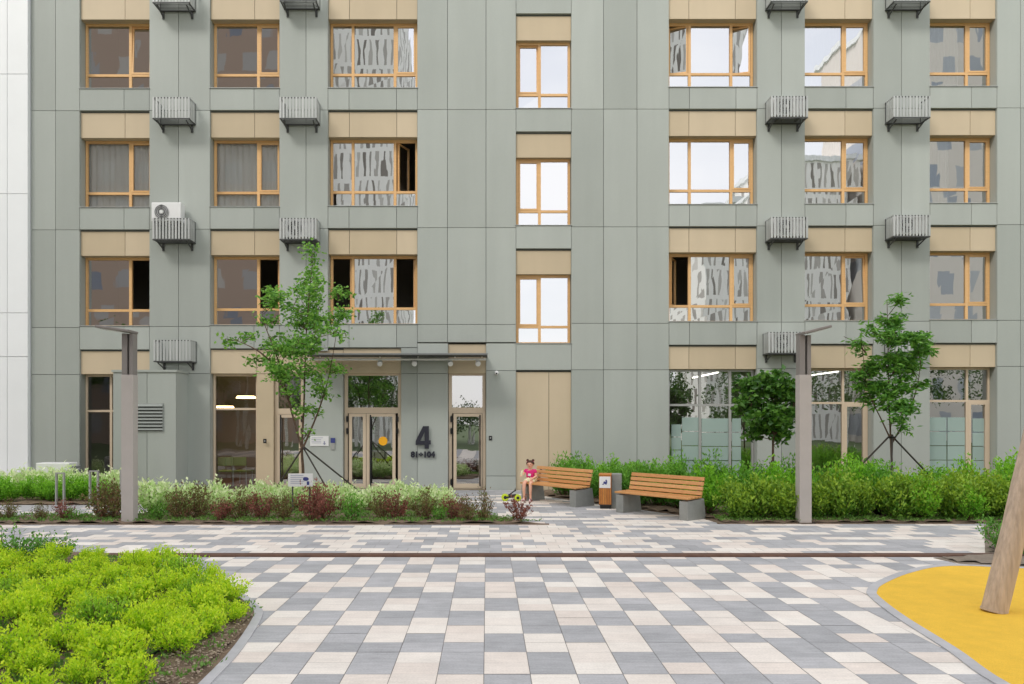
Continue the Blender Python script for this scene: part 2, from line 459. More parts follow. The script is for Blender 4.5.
for c, sp in SPEC.items():
    xs = COLS[c]; xc = (xs[0] + xs[-1]) / 2
    for k, (a, b, t) in UP.items():
        lab = None
        st = sp['s'].get(k, {})
        if 'open' in st.values(): lab = 'wood framed window with a casement swung wide open'
        elif 'in' in st.values(): lab = 'wood framed window with one casement ajar'
        elif 'tilt' in st.values(): lab = 'wood framed window with a tilted casement'
        window(xs[0], xs[-1], vy(a, xc), vy(b, xc), .28, sp['m'], vy(t, xc), 'wood_frame', 'glass_clear' if sp['c'].get(k) and c < 3 else 'glass_upper', st, sp['c'].get(k), lab)
for k, (a, b, t, st) in enumerate(((39.5, 108.5, 95, {0: 'tilt'}), (157, 225.4, 211.5, {0: 'shut'}), (274, 343.5, 327, {0: 'shut'}))):
    window(516, 571.3, a, b, .18, [539.5], t, 'wood_frame', 'glass_upper', st)

# ground floor glazing
window(79.7, 149.3, 374, 497, .28, [111], 411, 'beige_frame', 'glass_clear', fw=.06)
window(210, 256, 373.5, 492, .22, [], 409, 'beige_frame', 'glass_clear', fw=.06)
WIN4 = window(669, 757, vy(374, 713), 492, .22, [700, 730], 405, 'grey_frame', 'glass_lower', fw=.06)
window(805, 873.3, vy(374, 838), 492, .28, [843], 403, 'beige_frame', 'glass_lower', fw=.06, lower_sash=1)
WIN6 = window(930, 997, vy(374, 962), 492, .28, [967], 401, 'beige_frame', 'glass_lower', fw=.06, lower_sash=1)

# frosted film on the shop windows
def film(win, px0, px1, ptop, r, rows, skip=()):
    Y = D + r + .022; X0, X1 = WX(px0, Y), WX(px1, Y); Z1 = WZ(ptop, Y); Z0 = FZ(492) + .06
    b = MB()
    for j in range(rows): b.box(X0, X1, Y, Y + .003, Z0 + (Z1 - Z0) * j / rows + .011, Z0 + (Z1 - Z0) * (j + 1) / rows - .011, 0, rnd.random())
    bpart(b, 'frosted_film', ['frosted'], win)
film(WIN4, 671.5, 681, 424, .22, 5); film(WIN4, 682, 698.8, 417, .22, 5); film(WIN4, 701.6, 728.5, 418, .22, 5); film(WIN4, 732, 741, 418, .22, 5)
film(WIN6, 928, 946.5, 417, .28, 5); film(WIN6, 947.5, 965, 417, .28, 5); film(WIN6, 972.5, 984, 418, .28, 5)

# entrance doors --------------------------------------------------------------------
def door_unit(x0, x1, leaves, ytr, rec, label, handle, hinges, notice=None, gm='glass_lower'):
    Y = D + rec; X0, X1 = FX(x0) + .012, FX(x1) - .012
    Z1 = FZ(373.5); zt = WZ(ytr, Y); Z0 = .03
    fw = .09
    fr = MB()
    fr.box(X0, X0 + fw, Y, Y + .08, Z0, Z1); fr.box(X1 - fw, X1, Y, Y + .08, Z0, Z1)
    fr.box(X0 + fw, X1 - fw, Y, Y + .08, Z1 - .05, Z1); fr.box(X0 + fw, X1 - fw, Y - .002, Y + .08, zt - .09, zt + .07)
    fr.box(X0, X1, Y - .02, Y + .1, 0.004, Z0 - .002)
    dr = bpart(fr, 'entrance_door', ['beige_frame']); dr['label'] = label
    top = MB()
    def quad(mb, a, b, c, d, y):
        n = len(mb.v); mb.v += [(a, y, c), (b, y, c), (b, y + .001, d), (a, y - .001, d)]; mb.face((n, n + 1, n + 2, n + 3))
    quad(top, X0 + fw, X1 - fw, zt + .07, Z1 - .05, Y + .03)
    bpart(top, 'transom_pane', [gm], dr)
    for (pa, pb) in leaves:
        a, b = WX(pa, Y), WX(pb, Y); lf = MB(); g = MB(); q = .085
        z0, z1 = Z0 + .012, zt - .1
        for p in ((a, a + q, z0, z1), (b - q, b, z0, z1), (a + q, b - q, z1 - q, z1), (a + q, b - q, z0, z0 + q * 1.5)): lf.box(p[0], p[1], Y - .012, Y + .05, p[2], p[3])
        bpart(lf, 'door_leaf', ['beige_frame'], dr)
        quad(g, a + q, b - q, z0 + q * 1.5, z1 - q, Y + .012); bpart(g, 'pane', [gm], dr)
    hx = WX(handle, Y - .09); h = MB()
    h.tube([(hx, Y - .09, .1), (hx, Y - .09, WZ(415, Y))], .02, 8)
    for z in (.14, .78, 1.35, WZ(418, Y)): h.box(hx - .018, hx + .018, Y - .085, Y - .013, z - .018, z + .018)
    bpart(h, 'pull_bar', ['black_metal'], dr)
    for px, py in hinges:
        hg = MB(); x = WX(px, Y); z = WZ(py, Y)
        hg.box(x - .03, x + .03, Y - .035, Y - .0125, z - .07, z + .07); hg.tube([(x, Y - .045, z - .09), (x, Y - .045, z + .09)], .017, 8)
        bpart(hg, 'hinge', ['black_metal'], dr)
    if notice:
        n = MB(); x, z, r = WX(notice[0], Y), WZ(notice[1], Y), .125
        M = Matrix.Translation((x, Y + .003, z)) @ Matrix.Rotation(R(90), 4, 'X')
        n.prism([(r * math.cos(2 * math.pi * i / 28), r * math.sin(2 * math.pi * i / 28)) for i in range(28)], 0, .003, M=M)
        o = bpart(n, 'round_sticker', ['yellow'], dr)
    return dr
door_unit(343, 401, [(349, 366), (366.5, 395.5)], 410, .16, 'glazed double entrance door with a yellow round sticker',
          370.5, [(347.5, 419), (347.5, 431), (347.5, 483), (397.5, 419), (397.5, 431), (397.5, 483)], (383, 441))
door_unit(448, 486, [(453.5, 482)], 410, .16, 'glazed single entrance door with clear transom beside the house number', 480, [(451.5, 419), (451.5, 431), (451.5, 482)])
door_unit(273, 303, [(277, 302)], 411, .16, 'glazed single door behind the slender tree', 280.5, [(302, 419), (302, 431), (302, 482)])

# canopy
cn = MB(); CF = D - 1.0
zc = WZ(354.5, CF)
cn.box(WX(303, CF), WX(487.5, CF), CF, D - .005, zc, zc + .026, 0)
cn.box(WX(303, CF) - .01, WX(487.5, CF) + .01, CF - .02, CF - .002, zc - .006, zc + .034, 1)
canopy = bpart(cn, 'entrance_canopy', ['dark_grey', 'grey_plastic'])
tb = MB(); ty = D - .45; tz_ = WZ(359.3, ty)
tb.tube([(WX(306, ty), ty, tz_), (WX(486, ty), ty, tz_)], .03, 8)
for px in (320, 380, 418, 455, 482): tb.box(WX(px, ty) - .012, WX(px, ty) + .012, ty - .012, ty + .012, tz_ + .02, zc)
bpart(tb, 'light_rail', ['white_plastic'], canopy)
for px in (380, 414.5, 450.5, 478):
    sp = MB(); x = WX(px, ty); z = WZ(363.5, ty)
    sp.tube([(x, ty, tz_ - .028), (x, ty, z + .03)], .012, 6)
    sp.tube([(x - .01, ty + .09, z + .06), (x, ty - .02, z), (x + .004, ty - .07, z - .02)], [.06, .075, .068], 12)
    bpart(sp, 'spotlight', ['white_plastic'], canopy, smooth=False)

# house number -----------------------------------------------------------------------
hn = empty('house_number', (FX(423), D - .05, FZ(440)), 0, 'black house number 4 above flat numbers 81÷104 beside the entrance', 'house number')
def four(mb, cx, cz, h, th):
    """the tall numeral traced from its strokes"""
    px = lambda x: FX(400 + x / 13.68) - cx
    pz = lambda y: FZ(415 + y / 13.68) - cz
    outer = [(337, 152), (398, 152), (398, 345), (424, 345), (424, 402), (398, 402), (398, 460), (340, 460), (340, 408), (218, 408), (218, 362)]
    M = Matrix.Rotation(R(90), 4, 'X')
    q = lambda L: [(px(a), pz(b)) for a, b in L]
    mb.prism(q([(340, 152), (398, 152), (398, 460), (340, 460)])[::-1], 0, th, M=M)
    mb.prism(q([(398.2, 345), (424, 345), (424, 402), (398.2, 402)])[::-1], 0, th, M=M)
    mb.prism(q([(218, 354), (339.8, 354), (339.8, 408), (218, 408)])[::-1], 0, th, M=M)
    mb.prism(q([(218, 353.8), (318, 152), (339.8, 152), (339.8, 228), (282, 353.8)])[::-1], 0, th, M=M)
nb = MB(); four(nb, FX(423), FZ(440), .7, .03); nb.build('numeral', ['letter'], hn)
def text_mesh(txt, size, ext, offset=0.0):
    cu = bpy.data.curves.new('lettering', 'FONT'); cu.body = txt; cu.size = size; cu.extrude = ext; cu.offset = offset; cu.align_x = 'CENTER'
    o = bpy.data.objects.new('lettering', cu); col.objects.link(o)
    dg = bpy.context.evaluated_depsgraph_get(); me = bpy.data.meshes.new_from_object(o.evaluated_get(dg))
    bpy.data.objects.remove(o); bpy.data.curves.remove(cu)
    return me
me = text_mesh('81÷104', .215, .015, .012); me.materials.clear(); me.materials.append(MATS['letter'])
o = bpy.data.objects.new('flat_numbers', me); col.objects.link(o); o.parent = hn
o.location = (0, 0.01, FZ(457) - FZ(440)); o.rotation_euler = (R(90), 0, 0)

# small things fixed to the wall ------------------------------------------------------
def wall_sign():
    t = empty('wall_sign', (FX(319.5), D - .02, FZ(441)), 0, 'white notice with small grey text on the wall between two doors', 'sign')
    b = MB(); w, h = 18.6 / S, 10 / S
    b.box(-w / 2, w / 2, 0, .018, -h / 2, h / 2); b.build('board', ['white_plastic'], t)
    k = MB()
    for i in range(4): k.box(-w * .42, w * (.1 if i else .2), -.003, -.0005, h * (.3 - .17 * i), h * (.34 - .17 * i))
    k.box(w * .24, w * .3, -.003, -.0005, -h * .38, -h * .02); k.box(w * .19, w * .35, -.003, -.0005, -h * .24, -h * .3)
    k.build('print', ['ink_grey'], t)
wall_sign()
t = empty('door_intercom', (FX(333), D - .03, FZ(443)), 0, 'intercom panel with dark blue top beside the double door', 'intercom')
b = MB(); b.box(-.055, .055, 0, .028, -.18, .0); b.build('keypad', ['grey_frame'], t, bevel=.006)
b = MB(); b.box(-.06, .06, -.004, .028, .004, .14); b.build('blue_plate', ['ink_blue'], t)
def button(px, py, lab):
    t = empty('door_button', (FX(px), D - .02, FZ(py)), 0, lab, 'door button')
    b = MB(); b.box(-.045, .045, 0, .019, -.06, .06); b.build('plate', ['black_metal'], t, bevel=.004)
    b = MB(); b.tube([(0, -.008, 0), (0, -.0005, 0)], .02, 10); b.build('push_knob', ['grey_frame'], t)
button(265, 441, 'small black door button on the beige pilaster')
button(490.5, 438, 'small black door button right of the single entrance door')
t = empty('security_camera', (FX(496.5), D - .02, FZ(372.5)), 0, 'small white dome camera on the wall right of the canopy', 'camera')
b = MB(); b.tube([(0, .019, 0), (0, -.03, 0)], .05, 12); b.build('mount', ['white_plastic'], t)
b = MB(); b.sphere((0, -.06, -.02), .055, .055, .055); b.build('dome', ['white_plastic'], t, smooth=True)
b = MB(); b.tube([(0, -.108, -.035), (0, -.122, -.039)], .022, 10); b.build('lens', ['black_metal'], t)

# ventilation shaft ------------------------------------------------------------------
YF = D - .79
def shaft():
    X0, X1 = WX(113, YF), WX(176, YF); ZT = WZ(371, YF); xm = (X0 + X1) / 2
    t = empty('ventilation_shaft', (xm, (YF + D) / 2, 0), 0, 'grey panelled ventilation shaft with a slatted grille against the wall', 'ventilation shaft')
    dy = (D - .004 - YF); w = (X1 - X0)
    b = MB(); js = WX(147, YF) - xm
    b.box(-w / 2 + .004, js - .007, -dy / 2, -dy / 2 + .026, -.1, ZT - .03, 0, .3); b.box(js + .007, w / 2 - .004, -dy / 2, -dy / 2 + .026, -.1, ZT - .03, 0, .6)
    b.box(-w / 2, w / 2, -dy / 2 + .03, dy / 2, -.1, ZT - .03, 0, .5)
    b.build('body', ['panel_grey'], t)
    c = MB(); c.box(-w / 2 - .03, w / 2 + .03, -dy / 2 - .03, dy / 2 - .002, ZT - .028, ZT + .03, 0, .4); c.build('cap', ['panel_grey'], t)
    g = MB(); gx0, gx1 = WX(135, YF) - xm, WX(163, YF) - xm; z0, z1 = WZ(431, YF), WZ(404, YF)
    g.box(gx0, gx1, -dy / 2 - .004, -dy / 2 - .001, z0, z1, 1)
    n = 8
    for i in range(n):
        z = z0 + (z1 - z0) * (i + .5) / n
        g.obox(((gx0 + gx1) / 2, -dy / 2 - .02, z + .012), gx1 - gx0, .012, (z1 - z0) / n * .95, Matrix.Rotation(R(-38), 3, 'X'), 0, .5)
    for a in (gx0 - .015, gx1): g.box(a, a + .015, -dy / 2 - .035, -dy / 2 - .001, z0 - .015, z1 + .015)
    g.build('louvre', ['shaft_slat', 'black_metal'], t)
shaft()

# white neighbouring house at the left edge ------------------------------------------
WB = empty('white_building', (FX(-60), D, 0), 0, 'white panelled building at the left edge of the picture', 'building')
w = MB()
ys = [-60, -42, 76, 195, 313.5, 357, 500]
for j in range(len(ys) - 1):
    xs = [-180, -140, -100, -60, -24, 10, 30.6]
    for i in range(len(xs) - 1):
        if j in (3,) and i >= 4 and False: continue
        w.box(FX(xs[i]) + .008 - FX(-60), FX(xs[i + 1]) - .008 - FX(-60), -.12, -.09, FZ(ys[j + 1]) + .008, FZ(ys[j]) - .008, 0, rnd.random())
w.box(FX(-180) - FX(-60), FX(30.4) - FX(-60), -.085, .4, FZ(500), FZ(-60), 0)
w.build('wall', ['panel_white'], WB)

# air conditioner baskets -------------------------------------------------------------
BW, BH, BD = 1.0, .60, .45
def make_basket():
    t = empty('air_conditioner_basket', (0, 0, 0))
    b = MB()
    n = 12
    for i in range(n):
        x = -BW / 2 + .02 + (BW - .04) * i / (n - 1); b.box(x - .026, x + .026, -BD, -BD + .006, 0.035, BH, 0, rnd.random())
    b.build('front_grille', ['basket_grey'], t)
    for s in (-1, 1):
        b = MB()
        for i in range(5):
            y = -BD + .07 + (BD - .1) * i / 5; b.box(s * BW / 2 - .003, s * BW / 2 + .003, y - .02, y + .02, .035, BH, 0, rnd.random())
        b.build('side_grille', ['basket_grey'], t)
    b = MB()
    for z in (0.0, BH - .03):
        b.box(-BW / 2 - .006, BW / 2 + .006, -BD + .007, -BD + .03, z, z + .03)
        for s in (-1, 1): b.box(s * (BW / 2 - .018) - .012, s * (BW / 2 - .018) + .012, -BD + .031, -.001, z, z + .03)
    b.box(-BW / 2, BW / 2, -.03, -.002, 0, .03)
    for s in (-1, 1):
        for y in (-BD + .019, -.02): b.box(s * (BW / 2 - .018) - .011, s * (BW / 2 - .018) + .011, y - .01, y + .01, .02, BH - .02)
    for i in range(6):
        y = -BD + .08 + i * .065; b.box(-BW / 2 + .03, BW / 2 - .03, y, y + .03, .006, .012)
    b.build('frame', ['dark_grey'], t)
    for s in (-1, 1):
        b = MB(); x = s * (BW / 2 - .1)
        b.tube([(x, -BD + .04, -.02), (x, -.02, -.15)], .018, 6); b.box(x - .03, x + .03, -.02, -.001, -.2, .0)
        b.build('bracket', ['dark_grey'], t)
    return t
def make_unit():
    t = empty('air_conditioner', (0, 0, 0))
    b = MB(); b.box(-.4, .4, -.15, .13, .06, .57); b.build('casing', ['white_plastic'], t, bevel=.015)
    b = MB(); b.tube([(-.12, -.153, .31), (-.12, -.162, .31)], .2, 24); b.build('fan_grille', ['dark_grey'], t)
    b = MB()
    for r in (.06, .11, .155, .192):
        P = [(-.12 + r * math.cos(a), -.168, .31 + r * math.sin(a)) for a in np.linspace(0, 2 * math.pi, 21)]
        b.tube(P, .006, 4, cap=False)
    b.tube([(-.12, -.163, .31), (-.12, -.18, .31)], .045, 12)
    b.build('fan_ring', ['white_plastic'], t)
    for s in (-1, 1):
        b = MB(); b.box(s * .28 - .03, s * .28 + .03, -.17, .15, 0, .057); b.build('foot', ['dark_grey'], t)
    return t
basket0 = make_basket(); unit0 = make_unit()
bask = [(171, 3, 'underside of the topmost basket on the leftmost pier, cut by the upper edge', 0), (171, 119, 'empty grey basket on the left pier between the top two rows of windows', 0),
        (171, 240, 'grey basket on the left pier with a white unit standing above it', 2), (172, 362, 'empty grey basket just above the ventilation shaft', 0),
        (298, 1, 'basket cut by the upper edge between the second and third window columns', 0), (298, 119, 'empty grey basket between second and third window columns, upper one', 0),
        (298, 240, 'grey basket above the slender tree, holding a white unit', 1),
        (789.5, 2, 'basket cut by the upper edge right of the wide triple windows', 0), (789.5, 118, 'basket with a unit right of the wide windows, below the top row', 1),
        (789.5, 239, 'basket with a unit right of the wide windows, below the second row', 1), (787, 354, 'basket with a unit directly behind the right street lamp head', 1),
        (912, 2, 'basket cut by the upper edge left of the last window column', 0), (912, 118, 'empty looking basket left of last window column, below the top row', 0),
        (912, 237, 'basket with a unit left of last window column, below the second row', 1), (911, 353, 'basket half hidden behind the crown of the tall right tree', 0)]
first = [True, True]
for px, py, lab, kind in bask:
    yb = D - BD
    x = WX(px, yb); z = WZ(py, yb)
    o = basket0 if first[0] else copy_tree(basket0); first[0] = False
    o.location = (x, D - .002, z); tag(o, lab, 'air conditioner basket', 'air conditioner baskets on the facade')
    x = x
    if kind:
        u = copy_tree(unit0)
        lab2 = 'white air conditioner inside the ' + lab.replace('basket with a unit ', 'basket ').replace(', holding a white unit', '').replace('grey basket', 'basket')
        if kind == 2: lab2 = 'white air conditioner standing above its basket on the left pier'
        tag(u, lab2, 'air conditioner', 'air conditioners on the facade')
        u.location = (x + (.02 if kind == 1 else -.16), D - .24, z + (.034 if kind == 1 else .47))
        if kind == 2:
            s = MB()
            for sx in (-.28, .28):
                for sy in (-.13, .11): s.box(sx - .015, sx + .015, sy - .015, sy + .015, -.43, -.002)
                s.box(sx - .015, sx + .015, -.115, .095, -.05, -.02)
            s.box(-.265, .265, -.145, -.115, -.05, -.02)
            s.build('stand', ['dark_grey'], u)
for o in list(unit0.children): bpy.data.objects.remove(o)
bpy.data.objects.remove(unit0)
# things inside the ground floor
def chair(px, Y, rz, lab):
    t = empty('chair', (WX(px, Y), Y, .021), rz, lab, 'chair', 'green chairs inside the lobby')
    b = MB(); b.box(-.22, .22, -.22, .22, .43, .46); b.build('seat', ['chair_green'], t, bevel=.01)
    b = MB(); b.box(-.21, .21, .2, .225, .6, .85); b.build('backrest', ['chair_green'], t, bevel=.01)
    for sx in (-1, 1):
        for sy in (-1, 1):
            b = MB(); b.tube([(sx * .2, sy * .2, 0), (sx * .19, sy * .2, .43 if sy < 0 else .8)], .014, 6); b.build('leg', ['grey_frame'], t)
chair(226, D + 1.1, 3.4, 'pale green chair inside the lobby window, left one'); chair(243, D + 1.2, 3.0, 'pale green chair inside the lobby window, right one')
def pend(px, py, Y, lab):
    x, z = WX(px, Y), WZ(py, Y)
    t = empty('pendant_lamp', (x, Y, z), 0, lab, 'lamp', 'lit lamps inside the lobby')
    b = MB(); b.tube([(0, 0, .03), (0, 0, .5)], .008, 5); b.build('cord', ['black_metal'], t)
    b = MB(); b.tube([(0, 0, -.04), (0, 0, .03)], [.3, .26], 20); b.build('lamp_shade', ['warm_light'], t)
pend(224, 407, D + 1.5, 'warm lit pendant lamp low in the lobby window'); pend(246, 397, D + 2.3, 'warm lit pendant lamp further back in the lobby')
def tubel(px, py, Y, L, lab):
    x, z = WX(px, Y), WZ(py, Y)
    t = empty('ceiling_lamp', (x, Y, z), 0, lab, 'ceiling lamp', 'lit tubes inside the shops')
    b = MB(); b.box(-.022, .022, 0, L, 0, .03); b.build('tube', ['tube_light'], t)
    b = MB(); b.box(-.05, .05, -.01, L + .01, .032, .1); b.build('housing', ['grey_frame'], t)
tubel(718, 373, D + .6, 2.6, 'lit ceiling tube inside the wide shop window'); tubel(838, 372, D + .6, 2.6, 'lit ceiling tube inside the shop window right of the lamp post')
# ------------------------------------------------------------------ ground and paving
rp = random.Random(11)
g = MB()
g.v = [(-400, -400, -.06), (400, -400, -.06), (400, 400, -.06), (-400, 400, -.06)]; g.face((0, 1, 2, 3))
struct(g, 'ground', ['lawn'])
STRIP0, STRIP1 = 10.45, 10.66
def paving():
    base = MB(); base.v = [(-17, -7, -.006), (17, -7, -.006), (17, D, -.006), (-17, D, -.006)]; base.face((0, 1, 2, 3))
    struct(base, 'paving_bed', ['joint'])
    near = MB(); W = .352; U = .268; J = .0026
    for c in range(-30, 31):
        X0 = -.024 + c * W
        # colour changes: a checkerboard whose steps wander
        off = rp.choice((0, 0, 0, 1, -1)) * .5
        bnd = []; y = 3.4 - rp.random() * 0.2; k = 0
        step = {}
        n0 = 0; colr = (c % 2)
        Y = 3.2 + rp.choice((0, 0, 0, U * .5))
        cum = rp.uniform(-.4, .4); tgt = 0
        while Y < STRIP0 - .01:
            tgt += 2.3; run = max(1, min(4, round(tgt - cum + rp.gauss(0, .38)))); cum += run
            # keep neighbouring columns in opposite phase
            want = (int(round((Y - 3.2) / (2.13 * U))) + c) % 2
            for _ in range(run):
                y1 = min(Y + U, STRIP0)
                if y1 - Y > .02:
                    n = len(near.v); z = rp.uniform(-.0012, .0012)
                    near.v += [(X0 + J, Y + (J if _ == 0 else .0009), z), (X0 + W - J, Y + (J if _ == 0 else .0009), z), (X0 + W - J, y1 - .0009, z), (X0 + J, y1 - .0009, z)]
                    near.face((n, n + 1, n + 2, n + 3), colr, rp.random())
                Y += U
                if Y >= STRIP0: break
            colr ^= 1
    for c in range(-22, 23):        # behind the camera, only ever seen in the glass
        n = len(near.v)
        near.v += [(c * .7, -7, 0), (c * .7 + .69, -7, 0), (c * .7 + .69, 3.19, 0), (c * .7, 3.19, 0)]; near.face((n, n + 1, n + 2, n + 3), c % 2, rp.random())
    struct(near, 'plaza_paving', ['slab_white', 'slab_grey'])
    far = MB(); U = .265; W = .352; Y = STRIP1; row = 0; pat = []
    while Y < D - .05:
        x = -16.5 + (row % 2) * W / 2
        frac = .58 if Y < 13.8 else .32
        if row % 2 == 0 or rp.random() < .6:
            pat = []; cc = rp.randint(0, 1)
            while sum(k for k, _c in pat) < 96:
                cc = (0 if rp.random() < frac else 1) if rp.random() < .5 else cc ^ 1
                if Y > 13.8: cc = 0 if rp.random() < frac else 1
                pat.append((rp.choices((1, 2, 3), (3, 6, 1.4))[0], cc))
        for run, colr in pat:
            for _ in range(run):
                n = len(far.v); y1 = min(Y + U, D - .02); z = rp.uniform(-.0012, .0012)
                far.v += [(x + J, Y + J, z), (x + W - J, Y + J, z), (x + W - J, y1 - J, z), (x + J, y1 - J, z)]
                far.face((n, n + 1, n + 2, n + 3), colr, rp.random()); x += W
        Y += U; row += 1
    struct(far, 'path_paving', ['slab_white', 'slab_grey'])
    s = MB(); s.box(-13, 9.0, STRIP0 + .01, STRIP0 + .085, -.05, .022, 0, .3); s.box(-13, 9.0, STRIP0 + .125, STRIP1 - .01, -.05, .022, 0, .8); s.box(-13, 9.0, STRIP0 + .085, STRIP0 + .125, -.05, -.01, 0, .2)
    struct(s, 'drain_strip', ['rust'])
paving()

def smooth_line(pts, n=6):
    out = []
    P = [Vector((p[0], p[1], 0)) for p in pts]
    for i in range(len(P) - 1):
        p0 = P[max(i - 1, 0)]; p1 = P[i]; p2 = P[i + 1]; p3 = P[min(i + 2, len(P) - 1)]
        for k in range(n):
            t = k / n
            out.append(.5 * ((2 * p1) + (-p0 + p2) * t + (2 * p0 - 5 * p1 + 4 * p2 - p3) * t * t + (-p0 + 3 * p1 - 3 * p2 + p3) * t ** 3))
    out.append(P[-1]); return [(p.x, p.y) for p in out]
def offset_line(pts, d):
    out = []
    for i, p in enumerate(pts):
        a = Vector(pts[max(i - 1, 0)]); b = Vector(pts[min(i + 1, len(pts) - 1)])
        t = (b - a).normalized(); out.append((p[0] - t.y * d, p[1] + t.x * d))
    return out
def kerb_band(mb, line, w, z0, z1):
    inner = offset_line(line, w); n = len(mb.v); k = len(line)
    for z in (z0, z1):
        for q in (line, inner): mb.v += [(p[0], p[1], z) for p in q]
    a, b, c, d = n, n + k, n + 2 * k, n + 3 * k
    seg = 0
    for i in range(k - 1):
        t = ((i // 4) * 37 % 11) / 11
        mb.face((c + i, c + i + 1, d + i + 1, d + i), 0, t); mb.face((a + i, a + i + 1, c + i + 1, c + i), 0, t); mb.face((b + i + 1, b + i, d + i, d + i + 1), 0, t)
def inside(poly, x, y):
    c = False; j = len(poly) - 1
    for i in range(len(poly)):
        xi, yi = poly[i][:2]; xj, yj = poly[j][:2]
        if (yi > y) != (yj > y) and x < (xj - xi) * (y - yi) / (yj - yi) + xi: c = not c
        j = i
    return c
def soil_sheet(name, poly, m, h=.05, res=.16, seed=1, kind='structure', base=.008):
    """a lumpy grid of earth clipped to the polygon"""
    r = np.random.default_rng(seed); mb = MB()
    xs = [p[0] for p in poly]; ys = [p[1] for p in poly]
    mb.prism(poly, -.05, base, 0)
    nx = int((max(xs) - min(xs)) / res) + 2; ny = int((max(ys) - min(ys)) / res) + 2
    Z = base + r.uniform(0.0, h, (ny, nx)); idx = {}
    for j in range(ny):
        for i in range(nx):
            x = min(xs) + i * res; y = min(ys) + j * res
            if inside(poly, x, y):
                idx[(i, j)] = len(mb.v); mb.v.append((x, y, float(Z[j, i]) + .002))
    for (i, j), a in list(idx.items()):
        if (i + 1, j) in idx and (i, j + 1) in idx and (i + 1, j + 1) in idx:
            mb.face((a, idx[(i + 1, j)], idx[(i + 1, j + 1)], idx[(i, j + 1)]), 0, r.uniform())
    return struct(mb, name, [m])

# foreground bed on the left
bedline = smooth_line([G(196, 700), G(211, 684), G(238, 655), G(256, 629), G(263, 613), G(257, 605), G(242, 594), G(206, 580), G(161, 566), G(129, 558), G(80, 553.5), (-7.5, 10.4), (-9.5, 10.42), (-14, 10.42)])
bedline = [(-1.2, 2.6), (-1.75, 4.0)] + bedline
BED1 = bedline + [(-14, 2.6)]
inner1 = offset_line(bedline, .085)
soil_sheet('soil', inner1 + [(-14, 2.6)], 'soil', .045, .1, 3)
kb = MB(); kerb_band(kb, bedline, .085, -.05, .012); struct(kb, 'kerb', ['kerb'])
# yellow rubber ground on the right
yl = smooth_line([G(1300, 800), G(1120, 735), G(1008, 684), G(958, 650), G(905, 617), G(880, 598), G(877, 592), G(884, 584.5), G(912, 573), G(950, 566.5), G(1024, 569), G(1150, 575), (10, 8.9), (14, 8.9)])
yin = yl
kb = MB(); kerb_band(kb, offset_line(yl, -.0), -.0 + .1, -.05, .012)
# the band lies outside the yellow: shift outwards
kb = MB(); kerb_band(kb, offset_line(yl, .1), -.1, -.05, .012)
struct(kb, 'playground_kerb', ['kerb'])
rb = MB(); rb.prism(yl + [(14, 2.8)], -.05, .008, 0); struct(rb, 'rubber_ground', ['rubber'])
soil_sheet('soil_patch', [(6.25, 10.36), (7.15, 10.62), (9.15, 13.62), (15, 13.62), (15, 9.05), (10, 9.05), (8.3, 9.35), (7.0, 9.7), (6.35, 9.95)], 'soil_grey', .03, .12, 9)
# beds along the building
BEDA = [(-16, 13.75), (1.08, 13.75), (.6, 14.2), (-.1, 15.2), (-.5, 17.0), (-6.9, 17.0), (-7.2, 14.95), (-16, 14.95)]
BEDB = [(-16, 16.9), (-8.0, 16.9), (-8.0, 19.4), (-16, 19.4)]
BEDC = [(4.35, 13.85), (9.3, 13.85), (16, 13.85), (16, 20.4), (1.4, 20.4), (1.45, 18.9), (2.4, 17.35), (3.25, 16.1), (4.25, 14.6)]
soil_sheet('planting_bed', BEDA, 'soil', .05, .14, 4); soil_sheet('planting_bed', BEDB, 'soil', .05, .16, 5); soil_sheet('planting_bed', BEDC, 'soil', .05, .16, 6)
kb = MB()
kb.box(-16, 1.15, 13.69, 13.745, -.05, .018); kb.box(4.3, 9.1, 13.79, 13.845, -.05, .018)
struct(kb, 'bed_edging', ['soil'])

# pebbles on the bare earth of the foreground bed
pb = MB(); r = np.random.default_rng(5)
for i in range(1500):
    px = r.uniform(130, 262); py = r.uniform(618, 690)
    x, y = G(px, py)
    if not inside(inner1, x, y) or px < 255 - (py - 618) * .9 - 60: continue
    s = r.uniform(.004, .012); pb.sphere((x, y, .045 + s * .3), s * 1.3, s, s * .7, 6, 4, 0, r.uniform())
o = pb.build('gravel', ['stone_bit']); tag(o, None, None, None, 'stuff')
# irrigation hose
hs = MB(); P = [G(60, 690), G(112, 684), G(135, 672), G(158, 660), G(165, 655)]
hs.tube([(p[0], p[1], .07) for p in smooth_line(P, 5)], .012, 8)
o = hs.build('irrigation_hose', ['black_metal'], smooth=True)
tag(o, 'thin black irrigation hose lying on the earth of the foreground bed', 'hose')

